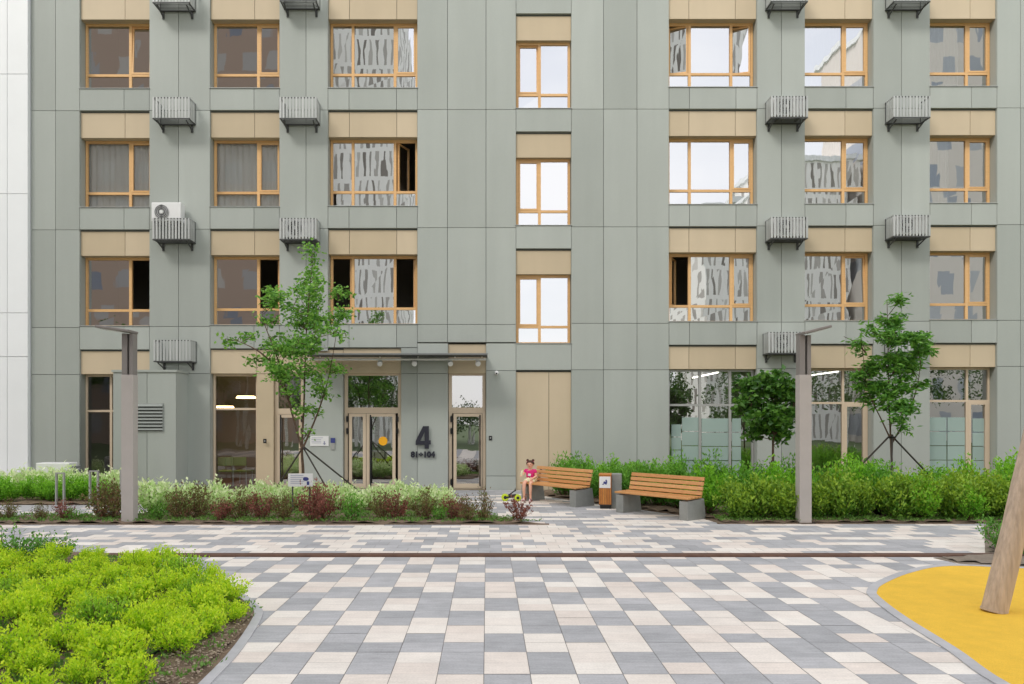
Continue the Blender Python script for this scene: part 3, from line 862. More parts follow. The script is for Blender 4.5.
# ------------------------------------------------------------------ street lamps
def lamp(pxc, side, lab):
    Y = 13.93; x = WX(pxc, Y)
    t = empty('street_lamp', (x, Y, 0), 0, lab, 'street lamp', 'street lamps along the beds')
    zc = WZ(375, Y); zt = WZ(334 if side < 0 else 335.5, Y)
    b = MB(); b.box(-.112, .112, -.1, .1, -.02, zc); b.build('lower_post', ['lamp_pale'], t, bevel=.006)
    b = MB(); b.box(-.16, .16, -.15, .15, -.02, .008); 
    for sx in (-1, 1):
        for sy in (-1, 1): b.tube([(sx * .137, sy * .125, .009), (sx * .137, sy * .125, .028)], .012, 6)
    b.build('base_plate', ['dark_grey'], t)
    for a, c in ((-.105, -.005), (.035, .105)):
        b = MB(); b.box(a, c, -.09, .09, zc + .001, zt); b.build('upper_mast', ['lamp_grey'], t, bevel=.004)
    b = MB(); L = .62 if side < 0 else .52
    th = R(8) if side < 0 else R(14)
    M = Matrix.Rotation(-th * side * 1, 3, 'Y')
    c = Vector((side * (L / 2 - .1), -.06, zt + .045 + (L / 2 - .1) * math.sin(th)))
    b.obox(c, L, .42, .05, M); b.build('lamp_head', ['lamp_grey'], t, bevel=.012)
    b = MB(); b.obox(c + M @ Vector((side * .06, 0, -.0275)), L * .5, .28, .004, M); b.build('diffuser', ['white_plastic'], t)
lamp(129.6, -1, 'square grey street lamp with its flat head pointing left')
lamp(803.5, 1, 'square grey street lamp with its flat head pointing right')

# ------------------------------------------------------------------ benches and bin
def bench(p0, p1, lab):
    """p0 left front foot, p1 right front foot; the seat looks towards the left front"""
    a = Vector((p0[0], p0[1], 0)); b = Vector((p1[0], p1[1], 0)); ax = (b - a); L = ax.length
    rz = math.atan2(ax.y, ax.x)
    t = empty('park_bench', (a + b) / 2, rz, lab, 'bench', 'wooden benches with concrete ends')
    h = L / 2
    side = [(0, 0), (.06, .40), (.50, .43), (.58, 0)]
    for s in (-1, 1):
        m = MB(); x0 = -h if s < 0 else h - .2
        M = Matrix(((0, 0, 1, 0), (1, 0, 0, 0), (0, 1, 0, 0), (0, 0, 0, 1)))
        poly = [(0.0, -.01), (.60, -.01), (.53, .40), (.0, .37)]
        m.prism(poly, x0, x0 + .2, M=M); m.build('concrete_end', ['concrete'], t, bevel=.012)
        m = MB(); xs = -h + .1 if s < 0 else h - .1
        m.prism([(.43, .38), (.47, .38), (.585, .80), (.55, .80)], xs - .02, xs + .02, M=M); m.build('back_support', ['dark_grey'], t)
    m = MB()
    for k in range(4):
        y = -.02 + k * .118; m.box(-h - .02, h + .02, y, y + .10, .403 + .004 * k, .438 + .004 * k, 0, rp.random())
    m.build('seat', ['bench_wood'], t, bevel=.006)
    m = MB(); Mr = Matrix.Rotation(R(-15), 3, 'X')
    for k in range(4):
        z = .50 + k * .092; y = .43 + (z - .38) * .268 - .012
        m.obox((0, y, z), L + .02, .034, .076, Mr, 0, rp.random())
    m.build('backrest', ['bench_wood'], t, bevel=.006)
    return t
B1 = bench((.83, 17.95), (1.97, 16.45), 'wooden bench with concrete ends on which the child sits')
B2 = bench((2.72, 15.62), (3.85, 14.2), 'empty wooden bench with concrete ends right of the litter bin')
def bin_():
    Y = 16.35; x = WX(605.5, Y)
    t = empty('litter_bin', (x, Y, 0), R(-11), 'wood slatted litter bin with a concrete side between two benches', 'litter bin')
    z = .76; w = .27; d = .4
    b = MB()
    for i in range(7): b.box(-w / 2 + i * w / 7 + .003, -w / 2 + (i + 1) * w / 7 - .003, -d / 2 - .02, -d / 2, .1, z - .03, 0, rp.random())
    b.build('slatted_front', ['bin_wood'], t)
    b = MB(); b.box(-w / 2, w / 2, -d / 2 + .002, d / 2, .08, z - .04); b.build('body', ['dark_grey'], t)
    b = MB(); b.box(w / 2 + .002, w / 2 + .22, -d / 2 + .1, d / 2, 0, z); b.build('concrete_side', ['concrete'], t, bevel=.01)
    b = MB(); b.box(-w / 2 - .004, w / 2, -d / 2 - .025, d / 2, z - .028, z); b.build('lid', ['bin_wood'], t, bevel=.005)
    b = MB(); b.box(-w / 2 + .02, w / 2 - .02, -d / 2 + .05, d / 2 - .05, 0, .078); b.build('foot', ['black_metal'], t)
    b = MB(); b.box(-w / 2 + .01, w / 2 - .02, -d / 2 - .027, -d / 2 - .021, z - .30, z - .05); p = b.build('poster', ['white_plastic'], t)
    b = MB(); zz = z - .18
    b.obox((-.0, -d / 2 - .030, zz - .01), .075, .004, .05, Matrix.Rotation(R(20), 3, 'Y')); b.obox((.025, -d / 2 - .030, zz + .03), .03, .004, .06, Matrix.Rotation(R(-10), 3, 'Y'))
    b.box(-.06, -.03, -d / 2 - .031, -d / 2 - .028, zz - .05, zz - .03)
    b.build('print', ['ink_blue'], p)
bin_()

# ------------------------------------------------------------------ board on a stick in the bed
def board():
    Y = 15.1; x = WX(300.5, Y); t = empty('notice_board', (x, Y, 0), R(2), 'white notice board on thin legs standing in the flower bed', 'sign')
    z0, z1 = WZ(486.5, Y), WZ(473.5, Y); w = 24.5 / F * Y
    b = MB(); b.box(-w / 2, w / 2, -.01, .01, z0, z1); b.build('board', ['white_plastic'], t)
    b = MB(); h = z1 - z0
    for i in range(5): b.box(-w * .4, w * (.12, .2, .05, .16, .1)[i], -.013, -.0105, z1 - h * (.16 + .15 * i), z1 - h * (.12 + .15 * i))
    b.build('print', ['ink_grey'], t)
    b = MB(); M = Matrix.Translation((w * .22, -.0105, z1 - h * .42)) @ Matrix.Rotation(R(90), 4, 'X')
    b.prism([(.06 * math.cos(a), .04 * math.sin(a)) for a in np.linspace(0, 2 * math.pi, 16, endpoint=False)], 0, .003, M=M)
    b.box(w * .26, w * .36, -.0135, -.0106, z0 + h * .12, z0 + h * .4); b.build('emblem', ['ink_blue'], t)
    for px in (-w * .33, w * .36):
        b = MB(); b.box(px - .014, px + .014, .011, .035, -.05, z1 - .04); b.build('leg', ['dark_grey'], t)
board()
# bicycle stands and cabinet on the left
def hoop(pa, pb, ptop, pbase, lab):
    Y = GY(pbase); xa, xb = WX(pa, Y), WX(pb, Y); zt = WZ(ptop, Y); xm = (xa + xb) / 2
    t = empty('bicycle_stand', (xm, Y, 0), 0, lab, 'bicycle stand', 'bicycle stands beside the path')
    for s, x in ((-1, xa - xm), (1, xb - xm)):
        b = MB(); b.box(x - .016, x + .016, -.03, .03, -.02, zt - .03); b.build('leg', ['grey_frame'], t)
    b = MB(); b.box(xa - xm - .016, xb - xm + .016, -.03, .03, zt - .029, zt); b.build('top_bar', ['grey_frame'], t)
hoop(56.5, 64, 472.5, 505, 'grey metal bicycle stand in front of the white cabinet'); hoop(90, 98, 470.5, 504.5, 'grey metal bicycle stand left of the lamp post'); hoop(121, 128, 469.5, 503, 'grey bicycle stand half hidden behind the lamp post')
t = empty('equipment_cabinet', (WX(57, 19.2), 19.2, 0), 0, 'white equipment cabinet with grey vents behind the left shrubs', 'cabinet')
b = MB(); w = 33 / F * 19.2; b.box(-w / 2, w / 2, -.2, .2, .1, WZ(463, 19.0)); b.build('casing', ['white_plastic'], t, bevel=.015)
b = MB()
for i in range(6): b.box(w / 2 + .003, w / 2 + .12, -.15, .15, .2 + i * .1, .25 + i * .1)
b.build('vent', ['grey_plastic'], t)
b = MB(); b.box(-w / 2 + .05, w / 2 - .05, -.17, .17, 0, .098); b.build('plinth', ['dark_grey'], t)

# leaning log of the playground
bx, by = G(994, 612)
t = empty('wooden_post', (bx, by, 0), 0, 'thick leaning wooden post standing on the yellow rubber ground', 'post')
b = MB(); pts = []; rad = []
for i in range(9):
    k = i / 8; z = 3.4 * k
    pts.append((.272 * z + .008 * math.sin(k * 7), .05 * z, z)); rad.append(.116 - .016 * k + .004 * math.sin(k * 23))
b.tube(pts, rad, 18); b.build('trunk', ['log'], t, smooth=False)
b = MB(); b.tube([(-.0, 0, .0075), (0.004, 0, .03)], .121, 18); b.build('base_collar', ['log'], t)

# ------------------------------------------------------------------ toy scooter beside the child
sx_, sy_ = WX(511.3, 17.75), 17.75
t = empty('toy_scooter', (sx_, sy_, 0), R(6), 'small black and lime toy scooter lying beside the sitting child', 'toy scooter')
def wheel(x, y, r, rx=90):
    b = MB(); b.tube([(x, y - .028, r), (x, y - .02, r), (x, y + .02, r), (x, y + .028, r)], [r * .8, r, r, r * .8], 16); w = b.build('wheel', ['lime'], t)
    b = MB(); b.tube([(x, y - .034, r), (x, y - .0285, r)], r * .45, 12); b.build('hub', ['black_metal'], w)
wheel(-.15, 0, .09); wheel(.15, -.05, .08); wheel(.15, .07, .08)
b = MB(); b.obox((0, 0, .1), .3, .09, .04, Matrix.Rotation(R(-4), 3, 'Y')); b.obox((.02, 0, .135), .18, .11, .035, Matrix.Rotation(R(-10), 3, 'Y')); b.build('deck', ['black_metal'], t, bevel=.008)
b = MB(); b.tube([(-.12, 0, .11), (.0, .03, .18), (.1, .04, .25)], .016, 8); b.tube([(.09, -.07, .25), (.11, .14, .27)], .016, 8); b.build('handlebar', ['black_metal'], t)
# ------------------------------------------------------------------ the sitting child
def skin_mesh(name, verts, edges, rad, root, sub=2, parent=None, m='skin', smooth=True):
    me = bpy.data.meshes.new(name); me.from_pydata([tuple(v) for v in verts], edges, []); o = bpy.data.objects.new(name, me); col.objects.link(o)
    md = o.modifiers.new('skin', 'SKIN'); md.use_smooth_shade = True
    if not me.skin_vertices: me.attributes  # layer is made by the modifier
    sk = me.skin_vertices[0].data if me.skin_vertices else None
    if sk is None:
        import bmesh
        bm = bmesh.new(); bm.from_mesh(me); bm.verts.layers.skin.verify(); bm.to_mesh(me); bm.free(); sk = me.skin_vertices[0].data
    for i, r in enumerate(rad):
        sk[i].radius = (r, r) if not isinstance(r, tuple) else r
        sk[i].use_root = (i == root)
    s = o.modifiers.new('sub', 'SUBSURF'); s.levels = sub; s.render_levels = sub
    dg = bpy.context.evaluated_depsgraph_get(); dg.update()
    me2 = bpy.data.meshes.new_from_object(o.evaluated_get(dg)); bpy.data.objects.remove(o)
    me2.materials.clear(); me2.materials.append(MATS[m])
    me2.polygons.foreach_set('use_smooth', [True] * len(me2.polygons))
    ob = bpy.data.objects.new(name, me2); col.objects.link(ob)
    if parent: ob.parent = parent
    return ob
def child():
    # local frame: faces -Y, origin on the ground below the hips
    B1L = Vector((.83, 17.95, 0)); ax = (Vector((1.97, 16.45, 0)) - B1L).normalized(); back = Vector((-ax.y, ax.x, 0))
    if back.y < 0: back = -back
    pos = B1L + ax * .12 + back * .17
    pos = Vector((WX(530.5, pos.y), pos.y, -.02))
    t = empty('person', pos, R(-18), 'small child in a pink shirt and pale shorts sitting at the end of the bench', 'person')
    t.scale = (1.12, 1.05, .98)
    V = []; E = []; Rd = []
    def add(p, r, par=None):
        V.append(Vector(p)); Rd.append(r); i = len(V) - 1
        if par is not None: E.append((par, i))
        return i
    pel = add((0, 0, .525), (.085, .07))
    sp = add((0, -.005, .62), (.078, .06), pel); ch = add((0, -.015, .715), (.08, .058), sp); up = add((0, -.015, .765), (.062, .045), ch)
    nk = add((0, -.022, .805), .031, up)
    hd0 = add((0, -.034, .845), (.055, .058), nk); hd1 = add((0, -.03, .905), (.078, .085), hd0); hd2 = add((0, -.022, .965), (.066, .075), hd1)
    hands = []
    for s in (-1, 1):
        hip = add((s * .055, -.02, .505), .06, pel); kn = add((s * .07, -.27, .475), .045, hip)
        md = add((s * .072, -.30, .30), .036, kn); an = add((s * .07, -.285, .115), .024, md); ft = add((s * .075, -.30, .07), .026, an); toe = add((s * .085, -.385, .055), .02, ft)
        sh = add((s * .098, -.012, .752), .036, ch)
        if s < 0:      # right arm (left in the picture): elbow out, hand holding something pale at the waist
            el = add((s * .15, -.06, .665), .027, sh); wr = add((s * .16, -.17, .645), .02, el); pm = add((s * .155, -.205, .645), (.022, .013), wr)
            fd = Vector((.15, -1, -.05))
        else:          # left arm resting on the lap
            el = add((s * .135, -.03, .62), .027, sh); wr = add((s * .09, -.16, .575), .02, el); pm = add((s * .075, -.195, .565), (.022, .013), wr)
            fd = Vector((-.2, -1, -.35))
        fd.normalize()
        for k in range(4):
            ln = (.045, .052, .048, .038)[k]; o = Vector(((k - 1.5) * .012, 0, 0)); b = V[pm] + o + fd * .02
            f1 = add(b, .0065, pm); f2 = add(b + fd * ln * .55 + Vector((0, 0, -.006)), .006, f1); add(b + fd * ln * .8 + Vector((0, 0, -.022)), .005, f2)
        th = add(V[pm] + Vector((-s * .022, -.012, .008)), .008, pm); add(V[th] + Vector((-s * .008, -.022, -.004)), .006, th)
    body = skin_mesh('body', V, E, Rd, 0, 2, t, 'skin')
    # face
    hc = Vector((0, -.03, .905))
    b = MB()
    for s in (-1, 1): b.sphere(hc + Vector((s * .03, -.078, .006)), .011, .006, .008, 8, 6)
    for s, nm in ((-1, 'eye'), (1, 'eye')):
        b = MB(); b.sphere(hc + Vector((s * .03, -.079, .004)), .010, .006, .008, 8, 6); b.build('eye', ['black_metal'], t, smooth=True)
        b = MB(); b.sphere(hc + Vector((s * .079, .01, -.008)), .01, .018, .024, 8, 6); b.build('ear', ['skin'], t, smooth=True)
    b = MB(); b.tube([hc + Vector((0, -.082, .0)), hc + Vector((0, -.098, -.024)), hc + Vector((0, -.084, -.03))], [.006, .011, .008], 8); b.build('nose', ['skin'], t, smooth=True)
    b = MB(); b.sphere(hc + Vector((0, -.078, -.048)), .022, .006, .006, 10, 6); b.build('mouth', ['lips'], t, smooth=True)
    # hair: a cap pulled up into two small buns
    b = MB(); n = len(b.v)
    c = hc + Vector((0, .012, .022)); nu, nv = 20, 9
    for j in range(nv + 1):
        for i in range(nu):
            ph = 2 * math.pi * i / nu; front = max(0, -math.sin(ph))
            th = (j / nv) * (R(112) - R(58) * front ** 1.5)
            b.v.append((c.x + .089 * math.sin(th) * math.cos(ph), c.y + .097 * math.sin(th) * math.sin(ph), c.z + .085 * math.cos(th)))
    for j in range(nv):
        for i in range(nu): b.face((j * nu + i, (j + 1) * nu + i, (j + 1) * nu + (i + 1) % nu, j * nu + (i + 1) % nu))
    hair = b.build('hair', ['hair'], t, smooth=True); so = hair.modifiers.new('thick', 'SOLIDIFY'); so.thickness = .008
    for s in (-1, 1):
        b = MB(); b.sphere(c + Vector((s * .062, .01, .082)), .03, .03, .032, 10, 8); b.build('hair_bun', ['hair'], hair, smooth=True)
        b = MB(); P = [c + Vector((s * .055, .01, .06)) + Vector((.024 * math.cos(a), .024 * math.sin(a), 0)) for a in np.linspace(0, 2 * math.pi, 13)]
        b.tube(P, .007, 6, cap=False); b.build('hair_tie', ['pink'], hair, smooth=True)
    # clothes
    V2 = [(0, 0, .53), (0, -.005, .62), (0, -.015, .715), (0, -.016, .772), (-.104, -.012, .755), (-.138, -.045, .70), (.104, -.012, .755), (.132, -.025, .68)]
    E2 = [(0, 1), (1, 2), (2, 3), (2, 4), (4, 5), (2, 6), (6, 7)]
    shirt = skin_mesh('shirt', V2, E2, [(.1, .085), (.092, .074), (.092, .07), (.055, .046), .046, .043, .046, .043], 0, 2, t, 'pink')
    b = MB(); b.obox((.0, -.098, .655), .06, .006, .06, Matrix.Rotation(R(12), 3, 'Y')); b.build('shirt_print', ['white_plastic'], shirt)
    V3 = [(0, 0, .53), (-.058, -.03, .508), (-.07, -.2, .492), (.058, -.03, .508), (.07, -.2, .492)]
    skin_mesh('shorts', V3, [(0, 1), (1, 2), (0, 3), (3, 4)], [(.1, .085), .074, .066, .074, .066], 0, 2, t, 'shorts')
    for s in (-1, 1):
        skin_mesh('shoe', [(s * .073, -.275, .075), (s * .076, -.31, .06), (s * .088, -.40, .052)], [(0, 1), (1, 2)], [(.034, .036), (.036, .034), (.03, .024)], 0, 2, t, 'shoe')
    # the pale thing held in the hand
    y = empty('toy', pos + Matrix.Rotation(R(-18), 3, 'Z') @ Vector((-.155, -.23, .67)), 0, 'small pale yellow toy held in the child\'s hand', 'toy')
    b = MB(); b.tube([(0, 0, -.06), (-.005, -.005, 0), (.012, 0, .06), (.035, .005, .09)], [.018, .03, .028, .014], 10); b.build('toy_body', ['shorts'], y, smooth=True)
    b = MB(); b.tube([(.035, .005, .091), (.04, .005, .11)], [.012, .008], 8); b.build('toy_tip', ['lime'], y)
child()
# ------------------------------------------------------------------ shrubs
def shrub_meshes(key, n, mats, seed, nst, h, spread, leaf, lw, per, start=.25, jit=.03, lean=1.0, tipvar=.6, stemr=.006, up=.35, flat=1.0):
    out = []
    for k in range(n):
        r = np.random.default_rng(seed + k); fo = MB(); st = MB(); P = []; Dd = []; T = []
        for i in range(nst):
            a = r.uniform(0, 2 * math.pi); q = math.sqrt(r.uniform(0, 1)); hh = h * (1 - .45 * q * q) * r.uniform(.72, 1.12)
            end = np.array([math.cos(a) * spread * q, math.sin(a) * spread * q, hh]); base = np.array([math.cos(a) * .06 * q, math.sin(a) * .06 * q, 0])
            mid = base * .4 + end * .6; mid[2] = hh * .45; mid[:2] *= lean
            us = np.linspace(0, 1, 5); pts = [tuple((1 - u) ** 2 * base + 2 * u * (1 - u) * mid + u * u * end) for u in us]
            if i % 2 == 0 or nst < 40: st.tube(pts, [stemr, stemr * .8, stemr * .6, stemr * .45, stemr * .3], 4, cap=False)
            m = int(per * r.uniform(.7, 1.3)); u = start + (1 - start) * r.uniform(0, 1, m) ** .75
            B = ((1 - u) ** 2)[:, None] * base + (2 * u * (1 - u))[:, None] * mid + (u * u)[:, None] * end
            B = B + r.normal(0, jit, (m, 3)) * np.array([1, 1, flat])
            B[:, 2] = np.maximum(B[:, 2], .012)
            dr = r.normal(0, 1, (m, 3)); dr[:, 2] = np.abs(dr[:, 2]) * .5 + up; dr += (end - base) / (np.linalg.norm(end - base) + 1e-6) * .5
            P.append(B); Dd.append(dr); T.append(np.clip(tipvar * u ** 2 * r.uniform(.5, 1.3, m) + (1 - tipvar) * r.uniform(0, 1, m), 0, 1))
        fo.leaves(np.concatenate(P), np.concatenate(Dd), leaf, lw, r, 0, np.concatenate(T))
        out.append((fo.mesh('foliage', mats), st.mesh('stem', ['stem_brown'])))
    return out
SH = {}
SH['gold'] = shrub_meshes('gold', 6, ['leaf_gold'], 100, 40, .29, .25, .034, .018, 44, .3, .022)
SH['goldgreen'] = shrub_meshes('goldgreen', 4, ['leaf_green'], 150, 30, .31, .27, .036, .018, 40, .25, .03)
SH['bright'] = shrub_meshes('bright', 3, ['leaf_bright'], 200, 34, 1.0, .5, .09, .038, 60, .2, .055)
SH['mid'] = shrub_meshes('mid', 3, ['leaf_mid'], 250, 34, 1.0, .5, .095, .034, 58, .15, .055)
SH['olive'] = shrub_meshes('olive', 4, ['leaf_olive'], 300, 40, .85, .46, .085, .042, 56, .08, .06)
SH['red'] = shrub_meshes('red', 3, ['leaf_red'], 400, 26, .6, .34, .05, .026, 30, .15, .03, .7, .35)
SH['redgreen'] = shrub_meshes('redgreen', 3, ['leaf_redgreen'], 450, 26, .6, .36, .05, .026, 32, .12, .035, .8, .2)
SH['spiky'] = shrub_meshes('spiky', 1, ['leaf_red'], 480, 20, .62, .42, .06, .03, 34, .12, .02, .55, .1)
SH['varieg'] = shrub_meshes('varieg', 4, ['leaf_varieg'], 500, 34, .52, .36, .095, .05, 24, .15, .05, 1, .5)
SH['weed'] = shrub_meshes('weed', 3, ['leaf_mid'], 600, 14, .35, .24, .06, .024, 20, .05, .03)
SH['dark'] = shrub_meshes('dark', 2, ['leaf_dark'], 700, 20, .42, .42, .05, .026, 34, .1, .035)
rs = random.Random(21)
def plant(kind, x, y, s, name, label, cat='shrub', group=None, sz=None, z=.02):
    me = rs.choice(SH[kind]); t = empty(name, (x, y, z), rs.uniform(0, 6.28), label, cat, group)
    t.scale = (s, s, sz or s * rs.uniform(.9, 1.1))
    for nm, m in (('foliage', me[0]), ('stem', me[1])):
        o = bpy.data.objects.new(nm, m); col.objects.link(o); o.parent = t
    return t

# golden clumps of the foreground bed
bare = [(142, 700), (166, 668), (190, 650), (222, 637), (270, 617), (275, 700)]
spots = []
tries = 0
while tries < 6000:
    tries += 1
    x = rs.uniform(-7.6, -1.6); y = rs.uniform(4.4, 9.75)
    px = CX + x / y * F; py = CY + F * HC / y
    if px < -60 or not inside(inner1, x, y) or not inside(inner1, x + .17, y) or not inside(inner1, x, y + .12) or inside(bare, px, py): continue
    if any((x - a) ** 2 + (y - b) ** 2 < .37 ** 2 for a, b in spots): continue
    spots.append((x, y))
for x, y in spots:
    plant(rs.choice(('gold', 'gold', 'gold', 'goldgreen')), x, y, rs.uniform(.62, 1.1), 'golden_shrub', 'low clump of yellow green leaves in the foreground bed', 'shrub', 'golden clumps of the foreground bed', z=.03)
for px, py, s, lab in ((8, 548, .95, 'dark green bush behind the golden clumps, nearest the left edge'), (30, 551, .85, 'small dark green bush behind the golden clumps, middle of three'), (54, 552, .8, 'dark green bush behind the golden clumps with twigs over the paving')):
    x, y = WX(px, 10.05), 10.05 + rs.uniform(-.1, .2); plant('dark', x, y, s * 1.2, 'green_bush', lab, 'bush', 'dark bushes of the foreground bed')
x, y = G(132, 600); plant('dark', x, y, .55, 'green_bush', 'bluish green weed standing amid the golden clumps', 'bush')
for px, Y, s, lab in ((1003, 11.0, 1.0, 'dark green bush behind the leaning wooden post'), (1024, 10.6, 1.0, 'dark green bush at the right edge beside the leaning post'), (1018, 11.7, 1.1, 'dark green bush further back at the right edge')):
    plant('dark', WX(px, Y), Y, s, 'green_bush', lab, 'bush', 'bushes behind the leaning post')
# red and mixed barberries in the narrow bed
bar = [(8, 'redgreen', 14.2, .62, 'small reddish shrub at the left edge of the narrow bed'), (40, 'redgreen', 14.1, .52, 'tiny brownish shrub in front of the bicycle stand'), (64, 'red', 14.15, .66, 'low reddish shrub left of the big brown bush'),
       (74, 'weed', 14.1, .8, 'small green plant between the reddish shrubs'), (104, 'redgreen', 14.4, 1.25, 'big brownish bush directly left of the lamp post'), (112, 'redgreen', 14.3, 1.15, 'brownish bush touching the lamp post'),
       (152, 'varieg', 15.2, 1.3, 'tall pale green shrub right of the lamp post'), (158, 'weed', 14.2, .9, 'small green plant right of the lamp post'), (178, 'redgreen', 14.3, .85, 'brown red shrub before the ventilation shaft, left one'),
       (198, 'redgreen', 14.5, .95, 'brown red shrub before the ventilation shaft, right one'), (222, 'red', 14.1, .6, 'small red shrub before the lobby window'), (240, 'redgreen', 14.3, .85, 'mixed red and green shrub before the lobby window'),
       (262, 'red', 14.25, .8, 'red shrub left of the notice board'), (285, 'redgreen', 14.2, .75, 'brownish shrub below the notice board'), (312, 'red', 14.0, 1.0, 'bright red shrub right of the notice board, the reddest'), (326, 'red', 14.2, .9, 'red shrub touching the reddest shrub'),
       (352, 'weed', 14.1, 1.1, 'green leafy plant between red shrubs before the double door'), (382, 'redgreen', 14.3, .75, 'brown red shrub before the double door, left one'), (397, 'red', 14.3, .75, 'brown red shrub before the double door, right one'),
       (425, 'redgreen', 14.3, .75, 'brown red shrub below the house number'), (440, 'weed', 14.1, .7, 'small green plant below the house number'), (452, 'red', 14.25, .7, 'red shrub left of the single door'), (466, 'redgreen', 14.1, .7, 'reddish green shrub below the single door')]
for px, kd, Y, s, lab in bar: plant(kd, WX(px, Y), Y, s * (1.22 if px > 160 else 1.0), 'barberry_shrub' if kd.startswith('red') else 'green_plant', lab, 'shrub', 'shrubs of the narrow bed')
plant('redgreen', WX(484, 14.1), 14.1, .62, 'barberry_shrub', 'narrow upright reddish shrub near the tip of the bed', 'shrub', 'shrubs of the narrow bed', .98)
plant('spiky', WX(519, 13.95), 13.95, .82, 'barberry_shrub', 'spiky spreading shrub at the tip of the bed before the child', 'shrub', 'shrubs of the narrow bed')
# pale variegated plants
for i in range(17):
    for j in range(2):
        Y = 15.7 + .75 * j + rs.uniform(-.15, .15); px = 170 + i * 17.2 + rs.uniform(-5, 5) + 6 * j
        if px > 458 - 10 * j: continue
        plant('varieg', WX(px, Y), Y, rs.uniform(.76, .98), 'variegated_shrub', 'pale variegated shrub in the row before the entrance doors', 'shrub', 'pale variegated shrubs before the entrance')
for i in range(9):
    Y = 18.7 + rs.uniform(-.2, .2); plant('varieg', WX(2 + i * 15 + rs.uniform(-4, 4), Y), Y, rs.uniform(1.1, 1.3), 'variegated_shrub', 'pale variegated shrub in the back row near the white building', 'shrub', 'pale variegated shrubs near the white building')
for i in range(8):
    Y = 17.5 + rs.uniform(-.15, .2); plant('bright', WX(-2 + i * 14.5 + rs.uniform(-3, 3), Y), Y, rs.uniform(.56, .66), 'leafy_shrub', 'bright green low shrub before the pale row near the white building', 'shrub', 'bright green shrubs near the white building')
# the hedge on the right
for i in range(16):
    Y = 14.35 + rs.uniform(-.08, .15); X = 4.75 + i * .52 + rs.uniform(-.1, .1)
    if abs(X - 5.95) < .22: continue
    plant('olive', X, Y, rs.uniform(.78, 1.1), 'olive_shrub', 'olive green shrub with yellow tips in the front row of the hedge', 'shrub', 'front row of the right hedge')
for i in range(16):
    Y = 15.2 + rs.uniform(-.15, .15); X = 4.6 + i * .58 + rs.uniform(-.12, .12)
    plant(rs.choice(('olive', 'mid', 'bright')), X, Y, rs.uniform(.85, 1.15), 'olive_shrub', 'green shrub in the middle row of the right hedge', 'shrub', 'middle row of the right hedge')
for i in range(20):
    Y = 16.7 + rs.uniform(-.3, .3); X = 3.3 + i * .58 + rs.uniform(-.12, .12)
    plant(rs.choice(('bright', 'mid')), X, Y, rs.uniform(.88, 1.06), 'leafy_shrub', 'bright green leafy shrub in the back row of the right hedge', 'shrub', 'back row of the right hedge')
for i in range(9):
    k = i / 8; X = 1.9 + 2.2 * k + rs.uniform(-.1, .1); Y = 18.4 - 2.7 * k + .45 + rs.uniform(-.1, .2)
    plant('mid', X, Y, rs.uniform(.8, .95), 'leafy_shrub', 'deep green leafy shrub directly behind the benches', 'shrub', 'shrubs behind the benches')
for i in range(6):
    X = 2.2 + i * .5; Y = 19.0 + rs.uniform(-.2, .3); plant('bright', X, Y, rs.uniform(.8, .95), 'leafy_shrub', 'bright green leafy shrub between the benches and the wall', 'shrub', 'shrubs near the wall behind the benches')
plant('bright', WX(918, 14.25), 14.25, .8, 'leafy_shrub', 'light green shrub breaking the olive front row before the tall tree', 'shrub'); plant('bright', WX(970, 14.1), 14.1, .62, 'leafy_shrub', 'low light green shrub at the right end of the front row', 'shrub')
# weeds, uncountable
def weeds(name, pts, leaf, seed, mats):
    r = np.random.default_rng(seed); mb = MB(); P = []; Q = []
    for x, y, z in pts:
        m = 9; P.append(np.array([x, y, z]) + r.normal(0, 1, (m, 3)) * np.array([.035, .035, .008]) + np.array([0, 0, .012])); d = r.normal(0, 1, (m, 3)); d[:, 2] = np.abs(d[:, 2]) + .3; Q.append(d)
    mb.leaves(np.concatenate(P), np.concatenate(Q), leaf, leaf * .45, r); o = mb.build(name, mats); tag(o, kind='stuff'); return o
pts = []
while len(pts) < 1400:
    x = rs.uniform(-7.5, -1.5); y = rs.uniform(4.6, 10.2)
    px = CX + x / y * F; py = CY + F * HC / y
    if inside(inner1, x, y) and px > -40:
        if inside(bare, px, py) and rs.random() < .72: continue
        pts.append((x, y, .04))
weeds('ground_cover', pts, .045, 31, ['leaf_weed'])
pts = []
while len(pts) < 1100:
    x = rs.uniform(-10, 1.0); y = rs.uniform(13.8, 15.4)
    if inside(BEDA, x, y): pts.append((x, y, .04))
while len(pts) < 1500:
    x = rs.uniform(4.4, 11); y = rs.uniform(13.9, 14.6)
    if inside(BEDC, x, y): pts.append((x, y, .04))
weeds('ground_cover', pts, .05, 32, ['leaf_weed'])

